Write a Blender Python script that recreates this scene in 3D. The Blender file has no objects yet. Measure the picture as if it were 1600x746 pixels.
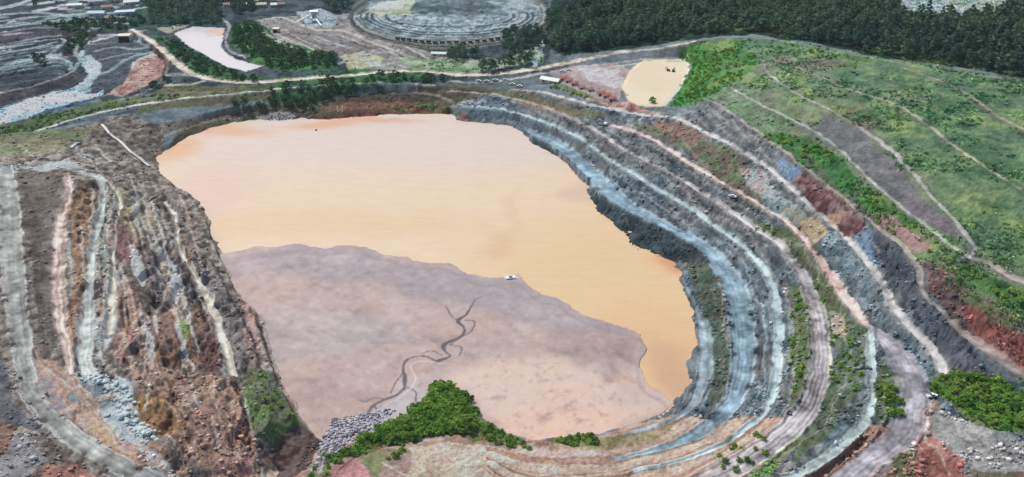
import bpy, math, random
import numpy as np
rnd = random.Random(7)
# ------------------------------------------------------------------ camera, world, sun, exposure
CAM_H, PITCH, FOC = 330.0, math.radians(29.4), 1386.0      # metres above the pond, tilt, focal length for a 1600 px wide frame
scene = bpy.context.scene
cam_data = bpy.data.cameras.new('camera')
cam_data.sensor_width = 36.0
cam_data.lens = 36.0 * FOC / 1600.0
cam_data.clip_start = 1.0
cam_data.clip_end = 30000.0
cam = bpy.data.objects.new('camera', cam_data)
cam.location = (0, 0, CAM_H)
cam.rotation_euler = (math.pi / 2 - PITCH, 0, 0)
scene.collection.objects.link(cam)
scene.camera = cam

SUN_EL, SUN_AZ = math.radians(52), math.radians(-38)       # azimuth from +Y towards +X: the sun stands behind the pit, to the left
world = bpy.data.worlds.new('World')
scene.world = world
world.use_nodes = True
wn = world.node_tree
sky = wn.nodes.new('ShaderNodeTexSky')
sky.sky_type = 'NISHITA'
sky.sun_disc = False
sky.sun_elevation = SUN_EL
sky.sun_rotation = SUN_AZ
sky.air_density = 1.0
sky.dust_density = 2.0
wn.nodes['Background'].inputs[1].default_value = 0.11
wn.links.new(sky.outputs[0], wn.nodes['Background'].inputs[0])
sun_data = bpy.data.lights.new('sun', 'SUN')
sun_data.energy = 3.0
sun_data.angle = math.radians(2.5)
sun_data.color = (1.0, 0.95, 0.88)
sun = bpy.data.objects.new('sun', sun_data)
sun.rotation_euler = (math.pi / 2 - SUN_EL, 0, math.pi - SUN_AZ)
scene.collection.objects.link(sun)
scene.view_settings.view_transform = 'Standard'
scene.view_settings.look = 'None'
scene.view_settings.exposure = 0.43
scene.view_settings.gamma = 1.0
scene.cycles.max_bounces = 5
scene.cycles.volume_bounces = 0
HAZE = 0.00003
ALB = 0.62            # paint values are read as colour under this light; this turns them into reflectance

def coll(): return scene.collection
def tag(o, label=None, cat=None, group=None, kind=None):
    if label: o['label'] = label
    if cat: o['category'] = cat
    if group: o['group'] = group
    if kind: o['kind'] = kind
    return o
def lin(c):
    c = np.asarray(c, float) / 255.0
    return np.where(c <= 0.04045, c / 12.92, ((c + 0.055) / 1.055) ** 2.4)

# ------------------------------------------------------------------ noise
_rs = np.random.RandomState(11)
_LAT = _rs.rand(256, 256).astype(np.float32)
def vnoise(x, y):
    xi = np.floor(x); yi = np.floor(y)
    fx = (x - xi).astype(np.float32); fy = (y - yi).astype(np.float32)
    xi = xi.astype(np.int64) & 255; yi = yi.astype(np.int64) & 255
    x1 = (xi + 1) & 255; y1 = (yi + 1) & 255
    fx = fx * fx * (3 - 2 * fx); fy = fy * fy * (3 - 2 * fy)
    a = _LAT[xi, yi] * (1 - fx) + _LAT[x1, yi] * fx
    b = _LAT[xi, y1] * (1 - fx) + _LAT[x1, y1] * fx
    return (a * (1 - fy) + b * fy) * 2 - 1
def fbm(x, y, s, oct=4, seed=0, gain=0.5):
    out = 0; a = 1.0; t = 0
    c, sn = math.cos(0.6), math.sin(0.6)
    x = x / s + seed * 17.3; y = y / s + seed * 9.7
    for k in range(oct):
        out = out + a * vnoise(x, y); t += a; a *= gain
        x, y = (x * c - y * sn) * 2.03 + 13.1, (x * sn + y * c) * 2.03 + 7.7
    return out / t
def ridge(x, y, s, oct=4, seed=0):
    out = 0; a = 1.0; t = 0
    c, sn = math.cos(0.6), math.sin(0.6)
    x = x / s + seed * 17.3; y = y / s + seed * 9.7
    for k in range(oct):
        out = out + a * (1 - 2 * np.abs(vnoise(x, y))); t += a; a *= 0.55
        x, y = (x * c - y * sn) * 2.03 + 13.1, (x * sn + y * c) * 2.03 + 7.7
    return out / t

# ------------------------------------------------------------------ survey grid (bearing x log distance) and helpers
u = np.linspace(-0.92, 0.92, 1420)
eu = 0.92 + 0.02 * (1.35 ** np.arange(1, 15)).cumsum() / 1.35
u = np.concatenate([-eu[::-1], u, eu])
v = np.linspace(math.log(205), math.log(2100), 1120)
ev = v[-1] + 0.01 * (1.3 ** np.arange(1, 14)).cumsum()
v = np.concatenate([v[0] - 0.01 * (1.4 ** np.arange(6, 0, -1))[::1].cumsum()[::-1], v, ev])
NU, NV = len(u), len(v)
U, V = np.meshgrid(u, v, indexing='ij')
Y = np.exp(V); X = U * Y
cP, sP = math.cos(PITCH), math.sin(PITCH)
def ray(px, py):
    a = (np.asarray(px, float) - 800) / FOC; b = (373 - np.asarray(py, float)) / FOC
    return a, cP + b * sP, -sP + b * cP
def at_z(px, py, z):
    dx, dy, dz = ray(px, py); t = (np.asarray(z, float) - CAM_H) / dz
    return dx * t, dy * t, t
def gi(x, y):
    y = np.maximum(y, 60.0)
    return np.interp(x / y, u, np.arange(NU)), np.interp(np.log(y), v, np.arange(NV))
def sample(F, x, y):
    i, j = gi(x, y)
    i0 = np.clip(np.floor(i).astype(int), 0, NU - 2); j0 = np.clip(np.floor(j).astype(int), 0, NV - 2)
    a = i - i0; b = j - j0
    return F[i0, j0] * (1 - a) * (1 - b) + F[i0 + 1, j0] * a * (1 - b) + F[i0, j0 + 1] * (1 - a) * b + F[i0 + 1, j0 + 1] * a * b
def smooth_pts(pts, n=6):
    p = np.array(pts, float)
    if len(p) < 3: return p
    e = np.vstack([2 * p[0] - p[1], p, 2 * p[-1] - p[-2]])
    out = []
    for k in range(1, len(e) - 2):
        for t in np.arange(n) / n:
            a, b, c, d = e[k - 1], e[k], e[k + 1], e[k + 2]
            out.append(0.5 * (2 * b + (c - a) * t + (2 * a - 5 * b + 4 * c - d) * t * t + (3 * b - a - 3 * c + d) * t ** 3))
    out.append(p[-1])
    return np.array(out)
def window(xs, ys, pad):
    xs = np.asarray(xs); ys = np.asarray(ys)
    cx = np.concatenate([xs - pad, xs + pad, xs - pad, xs + pad]); cy = np.maximum(np.concatenate([ys - pad, ys - pad, ys + pad, ys + pad]), 80)
    i, j = gi(cx, cy)
    return slice(max(int(i.min()) - 1, 0), min(int(i.max()) + 3, NU)), slice(max(int(j.min()) - 1, 0), min(int(j.max()) + 3, NV))
def linefield(P, reach, GX=None, GY=None):
    """P: rows x, y, z, w.  Returns window, distance/halfwidth, z, signed lateral m, arc m"""
    GX = X if GX is None else GX; GY = Y if GY is None else GY
    wi, wj = window(P[:, 0], P[:, 1], reach)
    sh = GX[wi, wj].shape
    D = np.full(sh, 1e9, np.float32); Z = np.zeros(sh, np.float32); W = np.ones(sh, np.float32); L = np.zeros(sh, np.float32); A = np.zeros(sh, np.float32)
    arc = 0.0
    for k in range(len(P) - 1):
        a, b = P[k], P[k + 1]
        d = b - a; ln = math.hypot(d[0], d[1])
        if ln < 1e-6: continue
        si, sj = window([a[0], b[0]], [a[1], b[1]], reach)
        si = slice(si.start - wi.start, si.stop - wi.start); sj = slice(sj.start - wj.start, sj.stop - wj.start)
        if si.start < 0: si = slice(0, si.stop)
        if sj.start < 0: sj = slice(0, sj.stop)
        x = GX[wi, wj][si, sj] - a[0]; y = GY[wi, wj][si, sj] - a[1]
        t = np.clip((x * d[0] + y * d[1]) / ln ** 2, 0, 1)
        ex = x - t * d[0]; ey = y - t * d[1]
        dist = np.hypot(ex, ey)
        m = dist < D[si, sj]
        side = np.sign(d[0] * y - d[1] * x)
        D[si, sj] = np.where(m, dist, D[si, sj]); Z[si, sj] = np.where(m, a[2] + t * d[2], Z[si, sj])
        W[si, sj] = np.where(m, a[3] + t * d[3], W[si, sj]); L[si, sj] = np.where(m, dist * side, L[si, sj])
        A[si, sj] = np.where(m, arc + t * ln, A[si, sj])
        arc += ln
    return (wi, wj), D, Z, W, L, A
def polymask(xs, ys, GX, GY, pad=6):
    wi, wj = window(xs, ys, pad)
    gx = GX[wi, wj]; gy = GY[wi, wj]
    m = np.zeros(gx.shape, bool)
    n = len(xs)
    for k in range(n):
        x0, y0, x1, y1 = xs[k], ys[k], xs[(k + 1) % n], ys[(k + 1) % n]
        if y0 == y1: continue
        c = (y0 > gy) != (y1 > gy)
        m ^= c & (gx < (x1 - x0) * (gy - y0) / (y1 - y0) + x0)
    return (wi, wj), m

# ------------------------------------------------------------------ survey lines: px, py, elevation, width in px
# each road or bench ledge is a flat ribbon; the ground between them is a slope
def F(pts, z=None, w=6):
    out = []
    for p in pts:
        p = list(p)
        if len(p) == 2: p.append(z)
        if len(p) == 3: p.append(w)
        out.append(p)
    return out
ROADS = {}
def road(key, pts, col, kind='haul_road', edge=None, streak=0.25, paintw=1.0): ROADS[key] = dict(pts=pts, col=col, kind=kind, edge=edge, streak=streak, paintw=paintw)
SLATE=(118,140,150); PALE=(176,188,190); GREY=(128,126,130); TAN=(186,170,156); PINK=(192,166,158); DKG=(112,116,120)
road('A', [(1062,437,3,10),(1078,470,4,14),(1096,505,5,20),(1104,545,5,24),(1100,585,5,24),(1090,618,5,20),(1070,645,4,12),(1030,665,4,8),(980,680,4,8)], (120,132,138))
road('B', [(818,203,6,12),(848,214,7,24),(880,232,8,24),(915,262,9,30),(940,290,10,34),(975,318,11,30),(1020,345,11,22),(1065,366,11,20),(1105,392,12,26),(1132,425,12,38),(1150,460,12,42),(1158,500,12,42),(1162,545,12,40),(1159,590,12,36),(1143,630,12,30),(1115,660,11,26),(1080,683,10,22),(1020,705,9,12),(960,716,8,8)], SLATE, edge=(160,178,184))
road('C', [(722,168,14,5),(780,172,15,6),(836,187,17,7),(870,200,18,8),(905,217,20,7),(950,250,22,8),(985,270,23,8),(1020,293,23,8),(1060,316,23,8),(1095,340,24,8),(1130,365,24,9),(1162,388,24,9),(1188,415,24,10),(1206,450,24,12),(1216,495,24,15),(1216,545,24,15),(1211,595,24,15),(1197,640,23,12),(1165,672,21,12),(1120,700,19,10),(1060,722,17,10),(990,737,14,8)], (146,164,166), edge=(186,204,200))
road('D', [(700,143,20,4),(760,147,23,4),(820,160,23,5),(870,176,26,6),(905,192,30,7),(935,208,32,8),(968,230,34,8),(1007,252,36,8),(1050,273,37,9),(1090,299,37,10),(1130,325,37,11),(1165,349,37,12),(1200,372,37,13),(1230,397,37,16),(1252,430,37,22),(1268,465,37,26),(1276,500,37,30),(1280,545,37,32),(1279,590,36,34),(1262,638,35,36),(1225,680,33,38),(1175,716,31,40),(1120,746,29,42),(1060,775,27,42)], (146,142,142), streak=0.5, edge=(170,166,160))
road('Q', [(955,198,39,7),(1010,215,43,7),(1060,245,46,8),(1100,272,47,8),(1150,300,48,8),(1200,330,49,8),(1235,355,49,9),(1263,384,49,11),(1285,412,49,14),(1303,440,49,18),(1320,468,49,20),(1342,497,48,14),(1362,517,48,12)], PINK, edge=(200,190,184))
road('G', [(1362,517,48,14),(1392,540,48,40),(1412,575,48,56),(1424,610,48,62),(1420,650,47,60),(1405,680,46,56),(1370,712,44,46),(1325,746,42,46),(1270,790,40,46)], (136,134,138), streak=0.3)
road('E', [(1358,515,47,10),(1360,560,46,12),(1363,600,45,13),(1360,638,44,14),(1344,670,43,15),(1314,700,42,16),(1272,728,40,16),(1235,750,38,16),(1180,780,36,16)], (150,164,162), edge=(188,206,200))
road('R', [(800,140,30,4),(840,144,33,5),(872,152,37,7),(905,160,39,9),(955,172,42,9),(1010,182,46,8),(1055,186,50,8),(1100,208,55,8),(1140,228,59,8),(1165,243,61,8),(1185,256,62,8),(1215,278,63,8),(1245,306,63,9),(1280,336,63,9),(1305,358,63,9),(1328,380,63,10),(1350,408,63,12),(1372,437,62,14),(1388,470,60,16),(1408,503,57,15),(1440,535,54,15),(1462,560,52,15),(1472,582,51,16)], (160,160,160), edge=(196,190,182))
road('S', [(1105,155,72,6),(1150,185,76,6),(1200,220,78,6),(1250,258,79,7),(1300,298,79,8),(1338,330,78,8),(1366,352,78,9),(1396,376,77,11),(1420,398,77,12),(1434,424,76,13),(1438,450,75,13),(1452,472,73,14),(1482,498,69,18),(1512,526,66,24),(1545,550,64,26),(1580,574,63,28),(1640,610,62,30)], (136,128,122), streak=.3)
road('T', [(1140,138,80,5),(1180,160,86,6),(1210,175,88,6),(1270,205,91,6),(1300,225,92,6),(1330,254,92,7),(1365,287,91,7),(1405,322,90,7),(1445,354,89,7),(1480,380,88,7),(1512,402,88,8)], (146,152,140))
road('U', [(1190,95,86,5),(1203,118,93,5),(1250,150,99,5),(1300,175,102,6),(1340,200,104,7),(1380,228,104,9),(1412,258,103,9),(1442,292,102,8),(1472,328,100,8),(1500,358,97,8),(1520,385,92,10),(1512,404,88,10)], (140,136,136))
road('UU', [(1512,402,88,10),(1540,411,89,14),(1575,430,90,20),(1610,446,91,22),(1680,480,92,22)], (146,138,136))
road('V', [(1250,108,100,4),(1290,125,105,4),(1340,145,110,4),(1400,165,113,5),(1440,190,115,6),(1475,217,116,6),(1512,245,116,7),(1560,275,115,7),(1600,300,114,7),(1680,350,112,7)], (140,136,120))
road('W', [(1400,103,112,4),(1440,118,114,6),(1480,132,116,6),(1520,155,118,6),(1560,184,119,8),(1610,210,119,9),(1680,250,119,9)], (132,120,112))
road('XF', [(1085,66,73,5),(1140,60,80,6),(1200,62,87,6),(1260,72,95,6),(1330,86,102,5),(1400,98,109,5),(1460,110,113,5),(1520,118,116,5),(1600,128,119,6),(1700,150,120,6)], (100,114,104))
road('Y2', [(205,46,27,8),(232,62,27,11),(255,80,27,13),(275,98,27,14),(300,115,27,14),(340,126,27,15),(400,129,27,16),(470,124,27,16),(540,119,27,13),(600,114,27,12),(660,112,27,12),(720,118,28,12),(780,116,31,14),(840,108,37,16),(900,96,45,14),(960,84,53,12),(1020,77,61,10),(1085,66,73,8)], (186,174,158), streak=0.35)
road('Y3', [(700,128,24,6),(760,130,26,7),(815,122,31,8),(870,111,37,8),(930,103,43,6),(1000,95,50,5),(1060,86,60,4)], (150,146,146), streak=.3)
road('Y1', [(60,205,24,6),(97,193,24,6),(140,180,25,7),(200,168,26,8),(260,158,26,6),(330,150,26,5),(400,144,26,5),(460,138,26,5),(520,133,25,4),(600,131,24,4),(680,133,24,4)], (196,200,182))
road('ZA', [(480,170,9,4),(520,156,10,5),(560,148,11,5),(620,144,12,5),(680,150,13,5),(722,166,14,5)], (138,128,120))
road('L0', [(12,262,42,14),(12,290,44,24),(16,330,46,30),(18,380,48,32),(22,430,50,32),(26,480,50,32),(32,530,50,30),(40,580,50,26),(60,630,50,26),(104,678,49,28),(165,716,47,32),(235,752,45,36),(300,790,43,36)], (130,132,128), streak=.28, edge=(166,168,162))
road('L1', [(104,272,38,8),(110,300,38,10),(100,330,38,14),(94,370,38,20),(92,410,38,22),(92,450,38,22),(97,500,38,20),(106,550,38,16),(112,585,38,10)], (164,148,140), streak=.5)
road('L2', [(120,268,34,8),(150,276,33,10),(163,300,33,10),(158,340,33,10),(150,380,33,11),(144,420,33,12),(140,460,33,16),(138,500,33,22),(135,540,33,24),(135,575,34,20),(150,600,36,16)], (158,166,162), edge=(196,200,192))
road('L2b', [(160,280,32,6),(180,298,31,6),(188,325,31,6),(182,350,31,6),(179,390,31,5),(178,430,31,8),(176,470,31,14),(172,520,31,14)], (178,176,164))
road('L3', [(256,314,17,5),(268,328,18,6),(276,350,19,6),(278,375,20,6),(284,398,20,7),(298,420,20,8),(308,442,20,9),(322,462,20,12),(332,485,20,14),(345,520,20,12),(356,560,20,12),(362,590,20,12)], (176,170,158), edge=(206,202,190))
road('K1', [(150,560,37,4),(60,560,48,4)], (160,130,115), paintw=0)
# elevation-only lines
ZL = [
 F([(255,300),(275,306),(300,318),(318,345),(332,385),(345,415),(362,450),(388,485),(402,515),(412,550),(424,585),(438,615),(455,650)], 12, 3),   # left cliff crest
 F([(258,225),(300,198),(350,182),(400,176),(440,176),(480,172)], 6, 3),
 F([(500,176),(560,172),(620,168),(680,166),(720,180),(780,186),(812,192)], 6, 3),
 F([(240,250),(232,262),(240,285)], 4, 3),
 F([(200,215),(260,192),(320,176),(380,166),(440,160)], 15, 3),
 F([(160,200,22),(120,225,26),(60,245,32),(0,262,38)], None, 3),
 F([(200,250,14),(215,290,16),(240,330,20)], None, 3),
 F([(380,700,24),(410,720,14),(440,700,3),(470,680,2),(490,700,2),(440,735,3)], None, 3),
 F([(500,746,16),(540,715,12),(600,705,9),(640,700,8)], None, 3),
 F([(560,770,28),(650,746,17),(750,730,12),(850,720,9),(950,712,8)], None, 3),
 F([(650,690,5),(700,665,5),(740,672,5),(790,690,4),(850,700,3.5),(920,692,3)], None, 4),
 F([(200,640,42),(240,690,42),(290,746,41)], None, 3),
 F([(270,520,27),(290,600,31),(330,680,33),(350,746,33)], None, 3),
 F([(400,600,16),(420,660,16),(395,690,20)], None, 3),
 F([(150,600,38),(190,590,40),(210,620,43)], None, 3),
 F([(1450,640,51),(1500,660,52),(1560,690,53),(1640,730,53)], None, 3),
 F([(1430,700,47),(1480,740,48),(1520,800,48)], None, 3),
 F([(1490,580,53),(1540,590,56),(1600,620,58)], None, 3),
 F([(1520,470,80),(1560,500,76),(1600,530,74)], None, 3),
 F([(0,600,56),(30,680,58),(80,730,56),(120,770,52)], None, 3),
 F([(-60,300,46),(-80,500,60),(-60,700,62)], None, 3),
 F([(1700,600,78),(1760,500,98),(1760,300,122),(1760,160,124)], None, 3),
 F([(1350,690,38),(1300,735,36),(1260,765,35)], None, 3),
]
# flat or set areas: polygon, elevation
MUD_TOP = [(343,396),(370,392),(400,387),(440,383),(470,381),(500,387),(560,383),(590,392),(630,402),(650,408),(700,410),(735,428),(760,435),(795,432),(810,430),(830,450),(850,462),(870,465),(895,482),(930,498),(970,510),(1004,522),(1008,540),(1000,560),(1000,580),(1010,600),(1035,615),(1052,628)]
LAKE = [(246,264),(255,245),(290,222),(330,205),(365,197),(400,192),(440,196),(470,190),(520,192),(560,188),(610,183),(660,183),(705,181),(718,193),(745,196),(800,200),(815,212),(835,230),(860,240),(885,258),(900,275),(920,295),(918,312),(940,340),(970,370),(1000,395),(1030,410),(1050,415),(1058,430),(1065,455),(1078,480),(1087,520),(1085,545),(1072,570),(1075,600),(1062,622)]
MUD_BOT = [(1052,632),(1040,642),(1010,657),(960,672),(920,680),(870,686),(830,688),(800,682),(770,664),(745,652),(735,630),(700,610),(680,600),(672,610),(660,632),(620,664),(570,690),(530,698),(500,690),(484,672),(470,655),(458,630),(442,605),(430,575),(420,545),(410,510),(400,488),(380,470),(362,445),(350,415)]
LEFT_SHORE = [(340,385),(328,350),(313,320),(298,308),(273,292),(252,277)]
AREAS = [
 (LAKE + MUD_TOP[::-1] + LEFT_SHORE, -2.0),
 (MUD_TOP + MUD_BOT, 0.2),
 ([(985,165),(970,140),(985,110),(1010,93),(1070,92),(1075,105),(1060,140),(1040,165),(1020,166)], 51.0),
 ([(840,118),(880,112),(985,110),(970,150),(985,160),(930,150),(880,133)], 43.0),
 ([(272,52),(300,42),(350,44),(348,62),(345,75),(365,92),(410,104),(385,112),(350,104),(320,86),(290,70)], 23.5),
 ([(130,60),(200,50),(255,92),(262,112),(240,138),(200,150),(150,150),(140,120)], 20.0),
]
H0 = []          # (point, elevation) far anchors
for (a, b, c) in [(-400,-40,28),(0,-60,26),(400,-40,26),(800,-40,28),(1200,-40,60),(1600,-40,85),(2000,-40,100),(-300,200,30),(-300,40,26),(0,20,26),(100,100,21),(60,150,22),(0,190,24),
                  (500,60,27),(560,90,28),(700,90,28),(1000,40,50),(1100,20,58),(1300,20,72),(1500,20,88),(1600,60,104),(850,60,34),(-200,760,58),(800,840,24),(1300,860,34),(1700,760,58),(300,860,38)]:
    H0.append((a, b, c))

ZS = 0.68        # the survey heights above are relative; this brings the benches to their real 7-8 m
# ------------------------------------------------------------------ solve the ground elevation between the survey lines
def to_world(pts):
    p = np.array(pts, float); p[:, 2] *= ZS
    x, y, t = at_z(p[:, 0], p[:, 1], p[:, 2])
    return np.column_stack([x, y, p[:, 2], p[:, 3] * t / FOC])       # x, y, z, width in metres
fix = np.zeros((NU, NV), bool); hgt = np.full((NU, NV), 30.0, np.float32)
GXa = X + 4.5 * fbm(X, Y, 13, 5, 61, .6); GYa = Y + 4.5 * fbm(X, Y, 13, 5, 62, .6)
for poly, z in AREAS:
    z = z * ZS if z > 1 else z
    p = np.array(poly, float); x, y, _ = at_z(p[:, 0], p[:, 1], z)
    (wi, wj), m = polymask(x, y, GXa, GYa)
    hgt[wi, wj][m] = z; fix[wi, wj] |= m
for z, ring in ((1.6, LAKE + MUD_BOT + LEFT_SHORE),):                  # the rim of the pond stands a little proud
    p = np.array(ring + ring[:1], float); x, y, _ = at_z(p[:, 0], p[:, 1], 0)
    P = np.column_stack([x, y, np.full(len(x), z), np.full(len(x), 2.0)])
    (wi, wj), D, Z, W, L, A = linefield(P, 8)
    m = (D < 1.6) & ~fix[wi, wj]
    hgt[wi, wj][m] = 0.8; fix[wi, wj] |= m
for ln in ZL:
    P = to_world(smooth_pts(ln, 4)); (wi, wj), D, Z, W, L, A = linefield(P, 6)
    m = (D < 1.4) & ~fix[wi, wj]
    hgt[wi, wj][m] = Z[m]; fix[wi, wj] |= m
for k, r in ROADS.items():
    P = to_world(smooth_pts(r['pts'], 5)); r['P'] = P
    (wi, wj), D, Z, W, L, A = linefield(P, 14)
    r['field'] = ((wi, wj), D, Z, W, L, A)
    m = (D < np.maximum(W * 0.5, 1.5)) & ~fix[wi, wj]
    hgt[wi, wj][m] = Z[m]; fix[wi, wj] |= m
for a, b, c in H0:
    c = c * ZS
    x, y, _ = at_z(a, b, c); i, j = gi(x, y); i = int(round(float(i))); j = int(round(float(j)))
    if not fix[i, j]: hgt[i-2:i+3, j-2:j+3] = c; fix[i-2:i+3, j-2:j+3] = True
hgt[:, -1] = 28; fix[:, -1] = True
def down(h, f):
    n, m = (h.shape[0] + 1) // 2, (h.shape[1] + 1) // 2
    s = np.zeros((n, m), np.float32); w = np.zeros((n, m), np.float32)
    for a in (0, 1):
        for b in (0, 1):
            q = (h * f)[a::2, b::2]; g = f[a::2, b::2].astype(np.float32)
            s[:q.shape[0], :q.shape[1]] += q; w[:q.shape[0], :q.shape[1]] += g
    return np.where(w > 0, s / np.maximum(w, 1), 30).astype(np.float32), w > 0
def relax(h, f, n, init):
    h = np.where(f, h, init).astype(np.float32)
    for _ in range(n):
        p = np.pad(h, 1, mode='edge')
        q = (p[:-2, 1:-1] + p[2:, 1:-1] + p[1:-1, :-2] + p[1:-1, 2:]) * 0.25
        h = np.where(f, h, q)
    return h
def solve(h, f, lvl=0):
    if min(h.shape) > 24:
        hc, fc = down(h, f); c = solve(hc, fc, lvl + 1)
        ii = np.clip((np.arange(h.shape[0]) - 0.5) / 2, 0, c.shape[0] - 1); jj = np.clip((np.arange(h.shape[1]) - 0.5) / 2, 0, c.shape[1] - 1)
        i0 = np.minimum(ii.astype(int), c.shape[0] - 2); j0 = np.minimum(jj.astype(int), c.shape[1] - 2)
        a = (ii - i0)[:, None]; b = (jj - j0)[None, :]
        init = c[i0][:, j0] * (1 - a) * (1 - b) + c[i0 + 1][:, j0] * a * (1 - b) + c[i0][:, j0 + 1] * (1 - a) * b + c[i0 + 1][:, j0 + 1] * a * b
        return relax(h, f, 40 if lvl == 0 else 80, init)
    return relax(h, f, 600, np.full(h.shape, 30.0, np.float32))
HB = solve(hgt, fix).astype(np.float64)
def trace(px, py):
    """where the line of sight through a photo point first meets the ground"""
    px = np.atleast_1d(np.asarray(px, float)); py = np.atleast_1d(np.asarray(py, float))
    dx, dy, dz = ray(px, py)
    t0 = (125.0 - CAM_H) / dz; t1 = (-2.5 - CAM_H) / dz
    lo = t0.copy(); hi = t1.copy(); found = np.zeros(len(px), bool); prev = t0.copy()
    for k in range(1, 241):
        t = t0 + (t1 - t0) * k / 240
        below = (CAM_H + dz * t) < sample(HB, dx * t, dy * t)
        new = below & ~found
        lo[new] = prev[new]; hi[new] = t[new]; found |= below; prev = t
    for _ in range(12):
        t = (lo + hi) / 2; b = (CAM_H + dz * t) < sample(HB, dx * t, dy * t)
        hi = np.where(b, t, hi); lo = np.where(b, lo, t)
    t = (lo + hi) / 2
    return dx * t, dy * t, t

# ------------------------------------------------------------------ surfaces: what each patch of ground is made of
WXn = fbm(X, Y, 26, 4, 3); WYn = fbm(X, Y, 26, 4, 5)
XW = X + 6.0 * WXn; YW = Y + 6.0 * WYn                     # ragged outlines
XS = X + 1.6 * fbm(X, Y, 9, 3, 8); YS = Y + 1.6 * fbm(X, Y, 9, 3, 9)
CX, CY = 20.0, 600.0
TH = np.arctan2(X - CX, Y - CY); RR = np.hypot(X - CX, Y - CY)
X3, Y3_ = X + HB * 1.1 * np.tanh((X + 40) / 50), Y + HB * 1.5                          # so that steep faces are mottled, not streaked
n1 = fbm(X, Y, 60, 4, 1); n2 = fbm(X3, Y3_, 14, 4, 2); n3 = fbm(X3, Y3_, 4.5, 3, 4)
rill = fbm(TH * 200 + n2 * 9, HB * 1.6 + n3 * 6, 6, 3, 6)               # runs down the slopes
band = fbm(HB * 3.2 + n2 * 3, TH * 22, 5, 3, 7)                    # lies along the slopes
col = np.zeros((NU, NV, 3), np.float32); col[:] = (100, 110, 114)
rough = np.full((NU, NV), 0.8, np.float32)
zone = np.zeros((NU, NV), np.uint8)
ZONES = ['ground', 'grass_slope', 'tailings_flat', 'pond_bed', 'settling_pond', 'sand_basin']
def world_poly(poly):
    p = np.array(poly, float); return trace(p[:, 0], p[:, 1])[:2]
def blend(w, m, c, a=1.0):
    q = col[w]; k = (m * a)[..., None]
    q += (np.asarray(c, np.float32) - q) * k
def paint(poly, c1, c2=None, noise=None, rg=None, zn=None, a=1.0, sharp=False, th=0.0, wob=None):
    xs, ys = world_poly(poly)
    GX, GY = (XS, YS) if sharp else (XW, YW)
    w, m = polymask(xs, ys, GX, GY, 10)
    mf = m.astype(np.float32)
    blend(w, mf, c1, a)
    if c2 is not None:
        n = (n1 if noise is None else noise)[w]
        k = np.clip((n - th) * 3.2 + 0.5, 0, 1)
        blend(w, mf * k, c2, a)
    if rg is not None: rough[w][m] = rg
    if zn is not None: zone[w][m] = zn
    return w, m
def stroke(pts, width, c, a=1.0, gap=None, sharp=True, soft=0.35, rg=None):
    p = smooth_pts(pts, 4); x, y, t = trace(p[:, 0], p[:, 1])
    wd = np.full(len(x), width, float) if np.isscalar(width) else np.interp(np.linspace(0, 1, len(x)), np.linspace(0, 1, len(width)), width)
    P = np.column_stack([x, y, np.zeros(len(x)), wd * t / FOC])
    # a line that leaps over a hidden step is broken there
    GX, GY = (XS, YS) if sharp else (XW, YW)
    w, D, Z, W, L, A = linefield(P, max(float(P[:, 3].max()) * 1.2, 4) + 8, GX, GY)
    k = np.clip((1 - D / np.maximum(W * 0.5, 0.55)) / soft, 0, 1)
    if gap: k = k * (np.sin(A / gap * 6.283 + n2[w] * 3) > -0.2)
    blend(w, k, c, a)
    if rg is not None: rough[w][k > 0.5] = rg
    return w, k
def mix(c, d, t): return [c[k] + (d[k] - c[k]) * t for k in range(3)]

# -- far left industrial ground: grey teal heaps
paint([(-500,-60),(860,-60),(860,110),(620,140),(330,150),(60,205),(-60,230),(-500,260)], (88,100,104), (54,64,70), n2, rg=1.2)
for k in range(150):                                                  # heaps and washed fines in long low bands
    cx = rnd.uniform(-60, 330); cy = rnd.uniform(-4, 130)
    if cy > 130 - max(0, cx - 60) * 0.5: continue
    l = rnd.uniform(14, 60); sl = rnd.uniform(-0.30, -0.05)
    stroke([(cx - l, cy - l * sl + rnd.uniform(-3, 3)), (cx, cy), (cx + l, cy + l * sl + rnd.uniform(-3, 3))], rnd.uniform(6, 17), rnd.choice([(164,182,188), (196,208,210), (66,74,80), (52,60,64), (130,120,132), (138,152,146), (186,176,180)]), 1.0, rg=1.0, soft=.15)
paint([(-40,62),(60,50),(150,45),(90,62),(30,70),(-40,80)], (64,62,66), (84,80,86), n2)
paint([(60,36),(110,28),(180,30),(230,18),(262,26),(250,44),(160,50),(90,48)], (58,78,66), (40,56,48), n2, rg=1.5, zn=1)
paint([(90,62),(135,48),(150,52),(120,86),(95,88)], (66,72,62), (50,52,54), n2)
paint([(0,140),(60,126),(120,112),(132,118),(120,132),(50,152),(-20,172),(-20,150)], (66,64,70), (84,80,80), n2)
paint([(-20,175),(50,155),(120,136),(160,142),(160,150),(90,170),(30,190),(-20,200)], (160,192,208), (204,228,236), n2, rg=1.4)
paint([(30,190),(70,172),(120,160),(160,152),(166,158),(110,176),(50,198)], (58,70,84), (90,104,116), n2, rg=1.6)
paint([(-40,200),(60,180),(160,160),(240,148),(330,148),(200,166),(97,190),(40,212),(-40,232)], (72,84,68), (88,98,74), n2, rg=1.0, zn=1)
paint([(135,70),(200,50),(245,80),(252,92),(205,110),(195,128),(160,142),(130,148),(150,120),(120,96)], (108,114,120), (84,90,96), band)
paint([(118,92),(140,86),(160,100),(157,118),(140,134),(128,142),(120,136),(140,118)], (164,186,192), (190,206,210), n2)
paint([(205,104),(215,94),(238,84),(250,90),(258,100),(252,120),(228,136),(190,150),(166,148),(196,128)], (170,136,128), (188,162,152), n2, sharp=True)
stroke([(207,108),(212,97),(236,87),(248,88)], 4, (200,206,204))
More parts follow.
